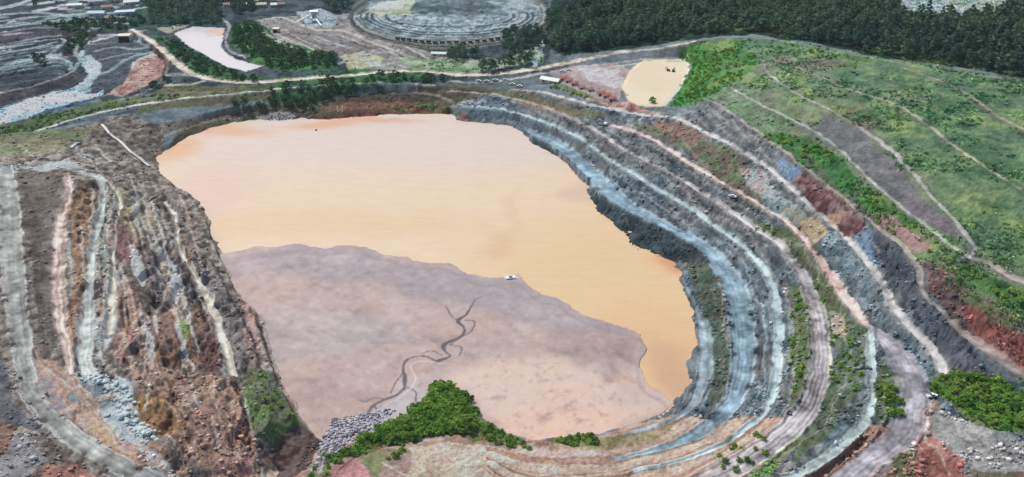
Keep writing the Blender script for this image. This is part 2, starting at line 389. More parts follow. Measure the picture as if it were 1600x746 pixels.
for k in range(15):
    y0 = 58 + k * 5.2
    stroke([(-30, y0 + 16), (30, y0 + 6 + rnd.uniform(-2, 2)), (70, y0), (95, y0 - 2), (112, y0 + 6), (104 - k, y0 + 16)][: 4 + (k % 3)], rnd.uniform(5, 10), rnd.choice([(176,194,198), (60,68,74), (150,168,174), (52,58,62), (196,206,208)]), .85, soft=.3)
for k in range(10):
    y0 = 4 + k * 4.6
    stroke([(-20, y0 + 10), (60, y0 + rnd.uniform(-2, 3)), (130, y0 - 3), (200, y0 + 2)][: 3 + k % 2], rnd.uniform(5, 11), rnd.choice([(166,186,188), (62,70,76), (190,198,200), (54,62,60)]), .8, soft=.3)
stroke([(244,82),(262,100),(262,118),(240,136)], 6, (70,56,58))
stroke([(130,80),(128,96),(146,108),(142,124),(125,138)], 7, (176,196,200))
stroke([(140,70),(180,66),(200,62),(230,72)], 4, (150,168,172)); stroke([(150,96),(190,86),(235,84)], 4, (160,180,186))
paint([(230,160),(330,148),(400,143),(520,133),(600,131),(600,138),(460,150),(400,156),(300,168),(200,180)], (98,94,80), (74,84,62), n2)
paint([(262,128),(330,136),(430,132),(520,126),(520,130),(400,141),(330,147),(262,155),(230,150)], (112,108,90), (78,92,66), n2)
# -- green bank by the small pond, roads round it
paint([(232,52),(262,60),(300,78),(350,108),(405,120),(400,128),(330,126),(300,110),(268,84)], (62,98,66), (44,70,50), n2, rg=1.6, zn=1)
paint([(224,0),(330,-10),(355,36),(300,42),(240,50),(200,40)], (40,60,56), (56,78,66), n2, rg=1.6, zn=1)
paint([(272,52),(300,42),(350,44),(348,62),(345,75),(365,92),(410,104),(385,112),(350,104),(320,86),(290,70)], (228,218,214), sharp=True, rg=0.05, zn=4)
paint([(285,50),(300,42),(350,44),(349,56),(325,58),(310,50)], (226,182,156), (206,206,210), n2, sharp=True)
stroke([(345,28),(358,42),(352,62),(360,80),(385,92),(420,106)], [5,8,5,6,8,6], (166,162,166))
paint([(362,40),(400,36),(430,62),(520,84),(530,108),(440,112),(390,96),(362,70)], (50,82,56), (70,110,66), n2, rg=1.6, zn=1)
paint([(240,46),(300,36),(270,50),(262,54)], (150,150,136))
# -- tipping area centre top
paint([(398,30),(560,20),(600,60),(700,90),(780,96),(760,118),(560,116),(530,86),(430,60)], (150,146,142), (122,118,118), band, rg=1.0)
for k in range(26):
    cx = rnd.uniform(420, 640); cy = 30 + (cx - 420) * 0.2 + rnd.uniform(0, 40)
    l = rnd.uniform(10, 34)
    stroke([(cx - l, cy - l * 0.38), (cx, cy), (cx + l, cy + l * 0.3)], rnd.uniform(3, 9), rnd.choice([(200,192,182), (176,186,184), (104,100,102), (136,126,120), (160,170,168)]), 0.75)
paint([(462,20),(500,14),(530,24),(520,44),(480,42)], (178,200,200), (140,156,160), n3)
paint([(530,88),(570,80),(600,92),(590,104),(545,110)], (196,206,202), (166,166,130), n2)
stroke([(430,44),(436,56),(470,70),(492,80)], 4, (206,192,178)); stroke([(442,46),(470,62),(500,76)], 3, (188,176,164))
stroke([(600,60),(640,76),(690,104)], 5, (196,196,180))
# -- the loop: ring road and the stockpile inside
def ell(cx, cy, rx, ry, n=26, a0=0, a1=360): return [(cx + rx * math.cos(math.radians(a0 + (a1 - a0) * k / n)), cy + ry * math.sin(math.radians(a0 + (a1 - a0) * k / n))) for k in range(n + 1)]
paint(ell(703, 26, 160, 52), (118,122,112), (96,104,96), n2)
paint(ell(703, 24, 146, 40), (112,126,130), (146,162,164), n2, rg=1.2)
paint(ell(700, 36, 118, 16), (126,144,148), (164,182,184), n3)
paint(ell(706, 12, 70, 12), (88,102,106), (110,124,128), n2, rg=1.6)
paint([(556,26),(600,2),(650,0),(640,24),(600,28)], (176,188,160), (196,204,190), n2)
stroke(ell(703, 24, 150, 43, a0=-20, a1=200), 5, (156,150,148)); stroke(ell(703, 24, 139, 36, a0=-20, a1=200), 3, (72,80,86), .8)
stroke(ell(703, 27, 158, 50, a0=10, a1=170), 4, (104,90,90), .8)
stroke(ell(700, 26, 112, 20, a0=-10, a1=190), 2.5, (74,84,88), .8)
stroke(ell(778, 16, 74, 20, a0=-60, a1=60), 2.5, (180,192,194)); stroke(ell(774, 16, 66, 16, a0=-60, a1=60), 2, (170,184,186))
for q_, (rx_, ry_) in enumerate([(154,47),(130,30),(122,26),(100,17)]): stroke(ell(703, 26, rx_, ry_, a0=-10, a1=190), 6, (52,60,68), .8); stroke(ell(703, 26, rx_ - 5, ry_ - 2, a0=-10, a1=190), 5, (168,182,184), .6)
stroke([(545,30),(560,10),(600,-10),(660,-30)], 9, (84,88,94))
for a, w_, c in [([(400,34),(440,28),(490,46),(540,50),(580,66),(640,88),(690,108),(720,118)], 9, (206,202,186)), ([(545,112),(600,100),(650,96),(700,104),(740,106)], 12, (186,196,180)), ([(530,100),(570,86),(620,80)], 14, (176,172,176)),
                 ([(-20,110),(40,100),(80,84),(110,60),(150,46)], 8, (150,160,164)), ([(-20,150),(60,132),(110,114),(124,96),(118,78),(134,60)], 8, (170,180,180)), ([(-20,60),(40,46),(110,44),(160,46)], 10, (136,132,138)), ([(-20,26),(60,20),(120,28),(170,22),(230,12)], 12, (172,190,194)),
                 ([(140,120),(170,112),(200,92),(238,82)], 12, (150,172,178)), ([(150,80),(180,74),(210,78),(232,74)], 10, (176,188,190)), ([(262,118),(290,116),(320,124),(300,132),(262,134)], 14, (196,188,182)), ([(228,58),(252,80),(262,108),(236,140),(180,160)], 7, (150,136,116)),
                 ([(190,158),(120,176),(60,192),(-20,214)], 8, (70,96,60)), ([(300,104),(350,116),(420,122)], 12, (60,100,58)), ([(640,110),(700,104),(760,100),(830,92)], 10, (112,142,96))]:
    stroke(a, w_, c, .8, soft=.5)
# -- belt between the loop and the rim
paint([(620,86),(700,96),(780,92),(850,70),(850,96),(800,104),(700,118),(640,112)], (112,136,100), (150,160,140), n2, rg=1.2, zn=1)
paint([(690,112),(560,110),(440,122),(420,160),(440,176),(520,150),(600,136),(660,124)], (44,76,56), (62,92,62), n2, rg=1.6, zn=1)
stroke([(880,52),(846,66),(842,84),(834,104)], [14,12,9,10], (178,190,196))
stroke([(940,20),(905,38),(880,56)], 6, (166,180,160))
# -- forest floor
paint([(850,70),(880,-60),(2300,-60),(2300,200),(1700,170),(1600,122),(1500,106),(1400,94),(1280,70),(1180,54),(1080,62),(960,80),(880,88)], (40,58,48), (30,46,44), n2, rg=1.2, zn=1)
paint([(1390,-60),(1580,-60),(1565,14),(1500,28),(1410,20)], (140,156,164), (176,190,196), n3)
# -- the wide grass hill
paint([(1075,66),(1180,58),(1300,76),(1420,98),(1600,126),(2200,180),(2400,900),(1640,700),(1600,590),(1500,470),(1400,392),(1300,330),(1190,225),(1120,160),(1060,166),(1050,110)], (90,116,90), (112,124,98), n1, rg=1.2, zn=1)
paint([(1300,84),(1700,150),(1800,400),(1600,420),(1520,380),(1440,270),(1330,170)], (78,108,82), (104,124,88), n2, a=.7, th=.1, zn=1)
paint([(1060,70),(1160,62),(1180,100),(1150,140),(1090,158),(1050,165),(1075,110)], (84,136,72), (62,104,58), n2, rg=1.8, zn=1)
paint([(1100,155),(1150,128),(1190,160),(1250,225),(1300,262),(1290,290),(1230,240),(1170,195)], (116,114,108), (98,120,92), n1, zn=0)
paint([(1190,170),(1270,208),(1330,250),(1400,318),(1460,362),(1470,352),(1430,290),(1390,240),(1340,210),(1300,180),(1280,176),(1310,200),(1250,196)], (112,106,110), (104,98,104), n2, zn=0, rg=.7)
paint([(1290,182),(1330,196),(1400,250),(1440,300),(1480,350),(1500,380),(1470,370),(1400,318),(1330,250),(1280,212)], (114,106,112), (102,104,104), n1, zn=0, rg=.7)
paint([(1185,212),(1230,205),(1290,228),(1330,262),(1365,292),(1400,322),(1440,356),(1400,372),(1350,330),(1290,285),(1230,240)], (78,124,70), (62,98,60), n2, rg=1.8, zn=1)
paint([(1250,228),(1290,270),(1350,322),(1390,352),(1370,350),(1320,310),(1262,258)], (104,108,98), (84,112,76), n2)
paint([(1440,356),(1480,384),(1512,408),(1530,440),(1500,440),(1460,400),(1420,372)], (96,116,76), (108,104,90), n2, rg=1.4, zn=1)
paint([(1510,412),(1560,432),(1640,470),(1640,520),(1590,492),(1540,462),(1500,440)], (58,92,60), (80,112,66), n2, rg=1.8, zn=1)
hm = (zone == 1) & (X > 60) & (HB > 45)
hp = fbm(X, Y, 34, 5, 55, .62)
col[hm] += (np.array((128,146,92), np.float32) - col[hm]) * (np.clip(hp[hm] * 3 - .3, 0, 1) * .75)[:, None]
hp = fbm(X, Y, 40, 5, 56, .62); col[hm] += (np.array((116,104,98), np.float32) - col[hm]) * (np.clip(hp[hm] * 3 - .5, 0, 1) * .7)[:, None]
hp = fbm(X, Y, 12, 5, 57, .62); col[hm] += (np.array((62,92,66), np.float32) - col[hm]) * (np.clip(hp[hm] * 3 - .2, 0, 1) * .6)[:, None]
# -- terraced wall of the pit, right
WALL = [(720,152),(800,140),(880,150),(960,165),(1060,180),(1120,160),(1200,215),(1290,290),(1400,390),(1440,470),(1540,560),(1700,650),(1560,700),(1440,640),(1400,690),(1300,746),(1000,780),(960,690),(1050,650),(1085,580),(1085,500),(1050,415),(960,360),(915,290),(860,240),(810,205),(720,190)]
paint(WALL, (82,100,108), (106,110,110), n1, rg=1.8, zn=0)
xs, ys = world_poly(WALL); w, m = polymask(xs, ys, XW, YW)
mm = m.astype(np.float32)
blend(w, mm * np.clip(rill[w] * 2.2, 0, 1), (64,72,78), .4)
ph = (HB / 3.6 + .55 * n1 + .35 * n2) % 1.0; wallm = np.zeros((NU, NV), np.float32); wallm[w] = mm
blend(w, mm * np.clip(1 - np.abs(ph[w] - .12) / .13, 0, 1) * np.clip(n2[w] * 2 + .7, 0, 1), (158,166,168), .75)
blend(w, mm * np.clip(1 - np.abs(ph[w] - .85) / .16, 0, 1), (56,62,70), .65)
blend(w, mm * np.clip(-rill[w] * 2.0 - .1, 0, 1), (136,144,146), .35)
blend(w, mm * np.clip(band[w] * 2 - .2, 0, 1), (100,90,86), .5)
blend(w, mm * np.clip(n3[w] * 2.4 - .35, 0, 1), (150,152,152), .45)
blend(w, mm * np.clip(-n3[w] * 2.4 - .35, 0, 1), (52,56,60), .5)
paint([(690,180),(720,168),(820,192),(812,212),(760,198),(715,196)], (96,66,64), (130,84,74), n3)
paint([(812,200),(860,222),(912,272),(928,300),(980,330),(1060,372),(1110,400),(1100,425),(1050,412),(1000,395),(940,345),(918,312),(915,290),(870,248),(830,230)], (72,82,84), (50,58,62), n3, rg=2.4)
paint([(1068,420),(1110,410),(1130,440),(1134,500),(1142,560),(1130,620),(1108,640),(1112,560),(1100,500)], (84,88,78), (70,86,74), n3, rg=2)
paint([(700,128),(800,138),(880,160),(960,185),(900,186),(820,160),(740,150)], (104,98,82), (90,98,76), n2)
paint([(800,150),(860,165),(900,180),(860,176),(810,164)], (150,126,100), (110,92,78), n3, sharp=True)
paint([(980,195),(1060,200),(1150,238),(1200,290),(1140,280),(1080,245),(1010,210)], (112,98,92), (92,104,80), n3)
paint([(1020,190),(1070,192),(1110,215),(1080,228),(1040,210)], (142,108,98), (110,96,88), n3)
paint([(1040,235),(1150,278),(1230,320),(1290,385),(1270,375),(1200,330),(1130,292)], (104,98,88), (84,92,70), n3)
paint([(1165,350),(1230,352),(1270,385),(1300,430),(1330,480),(1310,530),(1290,500),(1275,455),(1245,400),(1190,362)], (92,94,76), (76,92,62), n3, rg=2, zn=0)
paint([(1232,440),(1262,470),(1268,520),(1270,590),(1258,620),(1236,640),(1240,560),(1240,500)], (100,106,84), (82,106,66), n3, rg=2)
paint([(1290,490),(1340,500),(1356,520),(1350,560),(1352,620),(1330,650),(1290,690),(1240,730),(1250,700),(1290,640),(1300,560)], (84,98,78), (96,104,92), n3, rg=1.8)
paint([(1180,715),(1240,672),(1262,690),(1200,746),(1120,760)], (100,104,76), (84,120,64), n3, rg=1.6)
paint([(1292,488),(1318,500),(1322,528),(1300,530)], (178,156,130), (150,140,130), n3, sharp=True)
paint([(1376,560),(1410,590),(1412,640),(1395,670),(1372,655),(1368,600)], (78,92,70), (96,110,76), n3, rg=1.8)
for a, w_, c in [([(1000,262),(1060,296),(1120,338),(1170,378),(1204,424),(1232,480),(1240,560),(1228,640),(1180,690)], 3.5, (170,160,156)), ([(1080,268),(1140,305),(1200,348),(1250,388),(1272,420)], 3, (176,172,166)),
                 ([(1300,500),(1322,560),(1320,620),(1290,670),(1220,722)], 3, (150,152,140)), ([(935,268),(1010,318),(1070,350),(1125,388),(1164,430),(1190,480),(1195,560),(1180,630),(1120,690)], 3.5, (158,176,182)),
                 ([(1230,268),(1290,318),(1340,362),(1380,412),(1404,462)], 3, (164,150,146)), ([(1118,430),(1128,470),(1136,520),(1142,570),(1132,620),(1105,655)], 3, (176,150,132)), ([(1222,440),(1244,500),(1252,560),(1246,620),(1215,668)], 4, (110,92,80)),
                 ([(1110,175),(1160,208),(1220,262),(1270,304),(1320,342)], 3, (150,148,142)), ([(1390,400),(1412,440),(1440,490),(1490,540),(1530,580)], 3, (120,126,132)), ([(860,222),(905,258),(930,292),(990,330),(1050,360),(1100,385)], 3, (186,204,208)),
                 ([(880,182),(940,214),(1010,258),(1080,300),(1150,352),(1206,402),(1234,450)], 3, (60,62,66)), ([(1000,230),(1080,266),(1160,318),(1230,366)], 3, (66,62,60)), ([(1240,330),(1300,400),(1350,480)], 3, (66,70,74)), ([(900,245),(960,292),(1040,340),(1100,380),(1150,440)], 3, (58,66,74))]:
    stroke(a, w_, c, .8, soft=.6, sharp=False)
# coloured cuts between Q and R
paint([(1152,265),(1190,268),(1215,300),(1200,318),(1170,295)], (176,150,148), (146,160,158), n3, sharp=True)
paint([(1190,300),(1225,312),(1240,335),(1218,345),(1190,325)], (124,146,150), (150,160,160), n3, sharp=True)
paint([(1222,320),(1258,330),(1262,352),(1236,352)], (146,144,130), (128,132,124), n3, sharp=True)
paint([(1250,345),(1275,338),(1292,356),(1290,372),(1272,384),(1252,364)], (190,168,130), (156,142,116), n3, sharp=True)
paint([(1285,374),(1310,362),(1318,376),(1290,396)], (140,160,160), (110,124,126), n3, sharp=True)
paint([(1212,252),(1246,258),(1252,272),(1232,284),(1214,270)], (96,122,160), (110,130,150), n3, sharp=True)
paint([(1238,282),(1262,270),(1320,322),(1352,342),(1352,366),(1320,378),(1290,340),(1256,306)], (96,66,66), (132,110,110), n3, rg=2.2, sharp=True)
paint([(1292,336),(1308,330),(1326,344),(1318,350),(1298,350)], (196,160,132), (150,110,96), n3, sharp=True)
paint([(1362,338),(1385,334),(1412,352),(1452,380),(1456,392),(1430,396),(1400,372),(1372,354)], (178,144,136), (150,122,118), n3, sharp=True)
paint([(1330,372),(1352,356),(1366,366),(1360,385),(1376,420),(1352,408)], (118,140,156), (96,116,140), n3, sharp=True)
paint([(1290,392),(1330,388),(1372,440),(1392,490),(1440,545),(1460,575),(1440,600),(1428,560),(1380,520),(1345,480),(1310,430)], (88,104,110), (116,128,132), rill, rg=2.4)
paint([(1360,372),(1400,386),(1426,420),(1430,460),(1470,500),(1540,560),(1470,580),(1420,505),(1384,440)], (88,94,100), (66,70,78), n3, rg=2.6)
paint([(1435,410),(1470,420),(1500,450),(1560,500),(1640,548),(1640,600),(1580,566),(1500,508),(1450,462)], (96,84,84), (112,86,84), n3, rg=2)
paint([(1500,482),(1545,478),(1600,510),(1640,540),(1640,590),(1600,570),(1530,520)], (146,92,84), (108,70,68), n3, rg=2)
paint([(1470,440),(1500,442),(1560,482),(1640,520),(1640,545),(1540,500)], (116,104,92), (92,104,74), n3)
# -- far shore
paint([(250,240),(300,196),(380,166),(460,158),(540,150),(640,140),(720,158),(720,182),(600,186),(480,192),(330,206)], (90,82,72), (74,80,62), n2, rg=1.5, zn=0)
paint([(505,172),(560,158),(620,152),(660,160),(660,176),(600,182),(540,184)], (124,92,80), (92,74,64), n3)
paint([(460,186),(520,180),(600,176),(660,172),(700,178),(640,188),(520,194)], (92,62,54), (116,76,64), n3, sharp=True)
paint([(620,144),(700,134),(760,142),(740,156),(660,162)], (74,76,62), (92,80,74), n2)
paint([(600,176),(700,166),(690,182),(640,184)], (88,92,62), (112,96,66), n3)
paint([(400,184),(440,176),(466,180),(460,188),(440,194),(405,194)], (186,182,180), (140,138,138), n3, rg=1.6, sharp=True)
paint([(702,166),(740,156),(760,160),(760,166),(720,172)], (196,204,200), (140,152,154), n3, sharp=True, rg=1.5)
paint([(700,176),(760,166),(830,184),(860,205),(820,200),(740,188)], (104,120,124), (84,96,102), n3)
stroke([(712,188),(760,190),(800,196)], 3, (168,160,156))
stroke([(225,230),(270,208),(330,190),(380,184)], 4, (150,140,134), .9)
paint([(200,225),(260,195),(330,178),(380,168),(380,184),(320,190),(250,216)], (80,76,74), (98,90,84), band, rg=1.4)
# -- near left hill
LH = [(-200,215),(60,210),(130,196),(200,180),(262,200),(250,250),(272,286),(327,318),(350,388),(416,486),(447,576),(492,662),(470,746),(200,860),(-300,860)]
paint(LH, (112,104,96), (92,86,80), n2, rg=2.0, zn=0)
xs, ys = world_poly(LH); w, m = polymask(xs, ys, XW, YW); mm = m.astype(np.float32)
blend(w, mm * np.clip(n3[w] * 2.4 - .1, 0, 1), (150,144,132), .6)
blend(w, mm * np.clip(-n3[w] * 2.6 - .1, 0, 1), (60,52,50), .6)
paint([(0,262),(60,262),(100,250),(130,262),(60,272),(0,276)], (164,180,178), (128,140,138), n3)
paint([(60,240),(0,250),(-100,260),(-100,220),(60,205),(150,200),(120,230)], (122,118,98), (92,100,76), n2)
stroke([(95,262),(125,256),(150,264),(120,268)], 5, (178,172,160)); stroke([(120,240),(150,255),(180,262)], 4, (140,150,148))
stroke([(112,228),(120,232)], 5, (200,204,206)); stroke([(150,225),(160,240),(172,252)], 5, (170,178,168), .8); stroke([(40,235),(60,248),(100,242)], 4, (168,158,146), .8)
paint([(30,262),(100,274),(92,330),(84,400),(84,470),(92,540),(84,570),(60,560),(50,480),(44,380),(36,310)], (76,70,66), (92,86,80), band, rg=1.8)
paint([(120,290),(150,300),(142,380),(130,460),(120,540),(108,570),(108,480),(104,400),(108,330)], (118,98,84), (142,112,88), n3, rg=1.8)
paint([(148,320),(176,310),(172,380),(166,430),(152,440)], (124,138,124), (104,120,106), n3)
paint([(145,440),(182,425),(182,500),(176,540),(140,560)], (160,164,158), (140,146,142), n3)
paint([(184,300),(230,320),(250,362),(222,395),(196,380),(188,340)], (150,138,112), (112,100,82), n3, rg=2.4)
paint([(192,335),(215,385),(205,420),(186,430),(182,380)], (120,92,86), (104,88,80), n3)
paint([(248,388),(262,400),(276,430),(284,460),(276,478),(262,470),(262,432)], (190,200,198), (150,150,140), n3, rg=2.4, sharp=True)
paint([(205,404),(222,406),(232,440),(222,455),(212,440)], (186,206,204), (120,126,116), n3, rg=2.2, sharp=True)
paint([(226,404),(246,410),(262,470),(240,470),(230,440)], (128,122,124), (140,136,134), n3, sharp=True)
paint([(268,410),(300,440),(318,476),(300,492),(280,470),(286,440)], (70,66,66), (96,92,90), n3, rg=2.6)
paint([(262,280),(280,320),(300,380),(330,430),(380,490),(400,540),(390,570),(340,500),(308,420),(290,370),(270,320)], (96,90,88), (116,108,104), n3, rg=2.4)
paint([(180,455),(206,440),(216,500),(214,560),(190,580),(176,540)], (110,92,86), (140,108,100), n3, rg=2)
paint([(222,505),(244,500),(252,545),(238,590),(226,572)], (196,168,156), (150,130,122), n3, rg=2.2, sharp=True)
paint([(252,500),(300,470),(340,500),(330,560),(300,590),(250,590)], (120,96,84), (100,84,72), n3, rg=2.6)
paint([(286,510),(308,520),(298,545),(284,540)], (110,124,76), (96,110,70), n3)
paint([(310,540),(345,520),(350,580),(325,600)], (82,62,62), (100,80,76), n3, rg=2.4)
paint([(200,580),(300,596),(380,600),(400,680),(380,760),(280,760),(250,700),(230,640)], (112,94,84), (134,112,98), n3, rg=2.6)
paint([(300,650),(380,640),(410,720),(400,780),(320,780)], (136,104,94), (106,90,76), n3, rg=2.2)
paint([(215,620),(260,630),(300,680),(260,690),(228,660)], (104,88,58), (120,92,70), n3)
paint([(385,470),(408,520),(420,560),(404,560),(384,520)], (178,146,138), (122,96,90), n3, rg=2.2)
paint([(388,575),(420,585),(445,625),(468,665),(450,690),(410,690),(384,640)], (88,92,74), (78,94,60), n2, rg=2.4)
paint([(62,560),(110,590),(160,640),(225,700),(210,712),(150,690),(90,640),(60,600)], (168,132,112), (136,112,102), n3, rg=1.6)
paint([(30,560),(60,566),(80,600),(130,655),(90,650),(50,610)], (132,126,128), (160,130,116), n3)
paint([(90,592),(140,580),(175,606),(190,600),(180,640),(140,640),(104,620)], (112,124,126), (92,98,104), n3)
stroke([(100,642),(140,626),(190,612)], 16, (190,164,148), .9)
paint([(150,640),(195,618),(220,650),(240,690),(225,696),(180,680),(160,660)], (176,196,194), (120,136,140), n3, rg=2)
paint([(180,590),(205,596),(216,650),(246,694),(232,704),(200,670),(186,630)], (196,214,210), (140,160,162), n3, rg=1.6)
paint([(135,662),(160,670),(200,706),(225,730),(190,718),(150,690)], (176,130,108), (150,116,90), n3)
stroke([(225,702),(262,735),(285,760)], 14, (184,170,160)); stroke([(240,690),(290,725),(320,760)], 26, (104,96,90), .9)
stroke([(22,540),(26,600),(52,650),(100,690),(150,710)], 3, (190,190,192), .9)
paint([(0,560),(30,640),(60,680),(30,670),(-100,620)], (88,90,92), (72,74,78), n2)
paint([(8,690),(30,680),(75,720),(40,746),(0,760),(-20,720)], (124,122,122), (112,110,110), n1, sharp=True)
paint([(-60,660),(10,672),(10,700),(-60,780)], (120,84,76), (96,80,70), n2)
paint([(60,730),(110,720),(160,746),(60,780)], (146,104,92), (110,90,72), n2)
for k in range(90):
    cx = rnd.uniform(110, 400); cy = rnd.uniform(290, 720)
    if cx > 300 + (cy - 380) * .45 or cy > 720: continue
    l = rnd.uniform(8, 34); dx_ = (l * .35 if cx > 240 else -l * .05)
    stroke([(cx - dx_, cy - l), (cx + rnd.uniform(-4, 4), cy), (cx + dx_, cy + l)], rnd.uniform(1.5, 7), rnd.choice([(176,168,154), (150,150,142), (64,54,52), (84,70,64), (160,132,116), (188,186,176), (58,56,56)]), rnd.uniform(.4, .8), sharp=False)
for a, w_, c in [([(104,270),(108,300),(98,335),(94,380),(92,430),(94,490),(104,555),(112,585)], 15, (188,166,154)), ([(125,270),(150,278),(162,300),(157,345),(147,395),(141,450),(136,510),(134,560),(140,590)], 12, (196,202,196)),
                 ([(165,285),(182,300),(188,325),(181,360),(178,400),(177,450),(174,500)], 7, (196,192,178)), ([(257,314),(270,332),(277,360),(279,385),(292,412),(306,440)], 7, (206,200,186)), ([(306,440),(322,470),(340,500),(350,540),(358,585)], 14, (180,168,152)),
                 ([(146,440),(160,436),(180,432),(180,480),(172,540),(150,560)], 18, (178,182,176)), ([(214,404),(218,430),(222,450)], 9, (206,218,216)), ([(252,392),(268,420),(276,450),(274,474)], 12, (206,212,208)), ([(232,510),(238,540),(232,575)], 12, (210,186,176)),
                 ([(295,445),(312,478),(322,510)], 7, (54,48,50)), ([(216,330),(238,400),(262,440)], 4, (60,54,52)), ([(330,410),(362,470),(392,530),(410,590)], 6, (58,50,50)), ([(192,440),(200,500),(196,570)], 6, (62,52,50)), ([(345,560),(372,620),(388,680)], 8, (60,46,44)), ([(262,600),(280,650),(300,700)], 7, (84,62,52)), ([(375,470),(395,510),(412,560)], 9, (170,136,126))]:
    stroke(a, w_, c, .85, soft=.6)
for k in range(80):                                                   # long weathered streaks down the terraces
    cx = rnd.uniform(105, 300); cy = rnd.uniform(330, 560); l = rnd.uniform(20, 60); b_ = .02 if cx < 200 else .28
    stroke([(cx - l * b_, cy - l), (cx + rnd.uniform(-3, 3), cy), (cx + l * b_, cy + l)], rnd.uniform(2, 9), rnd.choice([(206,196,180), (186,180,168), (160,118,96), (196,204,198), (80,68,62), (66,58,56), (190,158,140)]), rnd.uniform(.5, .85), soft=.6)
for k in range(60):
    cx = rnd.uniform(225, 380); cy = rnd.uniform(600, 735); l = rnd.uniform(8, 24)
    stroke([(cx - l * .5, cy - l * .6), (cx, cy + rnd.uniform(-4, 4)), (cx + l * .5, cy + l * .6)], rnd.uniform(2, 6), rnd.choice([(170,128,106), (150,104,84), (120,80,64), (176,150,128), (96,72,60)]), .5, sharp=False)
# -- foreground rim
FG = [(400,760),(440,735),(500,700),(560,690),(640,690),(740,660),(800,684),(870,690),(960,676),(1050,650),(1120,660),(1180,650),(1240,660),(1180,740),(1100,860),(400,860)]
paint(FG, (182,152,134), (156,128,114), n2, rg=.75, zn=0)
xs, ys = world_poly(FG); w, m = polymask(xs, ys, XW, YW); mm = m.astype(np.float32)
blend(w, mm * np.clip(band[w] * 2.4, 0, 1), (198,170,152), .7)
blend(w, mm * np.clip(-band[w] * 2.4 - .2, 0, 1), (120,88,78), .7)
paint([(640,700),(700,690),(780,700),(840,720),(840,780),(640,780)], (204,188,164), (186,160,142), n3, rg=.8)
paint([(790,690),(850,700),(930,704),(920,746),(800,730)], (186,142,132), (200,170,156), band)
paint([(480,746),(520,716),(560,705),(640,702),(640,746),(600,790),(480,790)], (150,126,118), (112,116,84), n2)
paint([(520,730),(560,722),(590,746),(560,760),(520,760)], (186,132,132), (150,110,106), n3)
stroke([(530,735),(560,712),(600,700),(640,690)], 4, (96,72,60)); stroke([(600,725),(640,746)], 6, (196,182,164), .8)
for k in range(26):
    z = k * 2.6
    stroke([(760, 700 + z * .5), (840, 716 + z), (940, 716 + z), (1040, 698 + z), (1120, 672 + z * .8)], rnd.uniform(2, 5), rnd.choice([(206,176,158), (120,92,82), (214,190,170), (150,112,98), (128,100,70)]), 0.7)
paint([(860,686),(940,684),(1000,676),(1060,650),(1075,655),(1020,690),(930,705),(870,704)], (130,122,90), (150,130,110), n3)
paint([(560,690),(600,668),(660,640),(672,600),(700,600),(735,620),(745,652),(790,676),(820,690),(740,690),(690,676),(640,690),(600,700),(500,735),(480,735)], (92,118,62), (112,104,74), n2, rg=1.4, zn=1)
paint([(1110,660),(1150,655),(1170,672),(1130,690),(1100,684)], (188,164,144), (160,140,126), n3)
# -- near right
NR = [(1400,690),(1430,640),(1448,620),(1470,640),(1560,700),(1700,760),(1700,900),(1150,900),(1240,746),(1300,700),(1360,660)]
paint(NR, (154,126,114), (124,112,108), n2, rg=1.4, zn=0)
paint([(1320,690),(1372,660),(1400,660),(1410,680),(1340,746),(1240,790),(1230,760)], (172,132,116), (140,110,96), n3, rg=2)
paint([(1425,690),(1470,680),(1500,720),(1520,790),(1400,790),(1420,730)], (146,98,92), (166,118,108), n2, rg=1.4)
paint([(1450,640),(1500,650),(1600,690),(1700,720),(1700,860),(1540,820),(1500,720),(1465,680)], (124,122,120), (146,146,142), n2, rg=1.0)
paint([(1500,700),(1550,690),(1620,735),(1600,760),(1530,740)], (160,160,154), (126,124,122), n3)
paint([(1520,735),(1600,740),(1600,790),(1530,780)], (110,108,84), (96,84,70), n3)
paint([(1380,720),(1410,700),(1425,700),(1420,760),(1360,780)], (92,96,70), (110,90,76), n3)
paint([(1450,596),(1490,580),(1540,582),(1600,612),(1700,660),(1700,700),(1600,672),(1540,668),(1490,640),(1455,618)], (80,118,60), (98,108,72), n2, rg=1.6, zn=1)
paint([(1470,560),(1500,545),(1560,580),(1600,606),(1540,582),(1480,580)], (104,104,110), (78,80,86), n3, rg=2)
for a in [[(1446,640),(1440,668),(1428,690),(1424,720)], [(1442,660),(1450,690),(1470,715),(1484,740)], [(1440,665),(1432,690),(1440,706)], [(1450,650),(1446,690)], [(1438,668),(1425,692)]]:
    stroke(a, 3.2, (218,184,172), .95)
stroke([(1424,692),(1404,700),(1380,726)], 3, (190,170,164))
for k in range(12):
    x0 = rnd.uniform(1460, 1560); y0 = 650 + (x0 - 1460) * 0.35 + rnd.uniform(-8, 20)
    stroke([(x0, y0), (x0 + 30, y0 + rnd.uniform(14, 30)), (x0 + 60, y0 + rnd.uniform(36, 60))], rnd.uniform(1.5, 4), rnd.choice([(176,176,170), (104,104,106), (190,184,176)]), .5)
stroke([(1340,497),(1362,514),(1392,530),(1415,550),(1430,578),(1436,605),(1448,622),(1450,640)], [5,6,7,7,8,6,7,6], (186,166,160), .95)
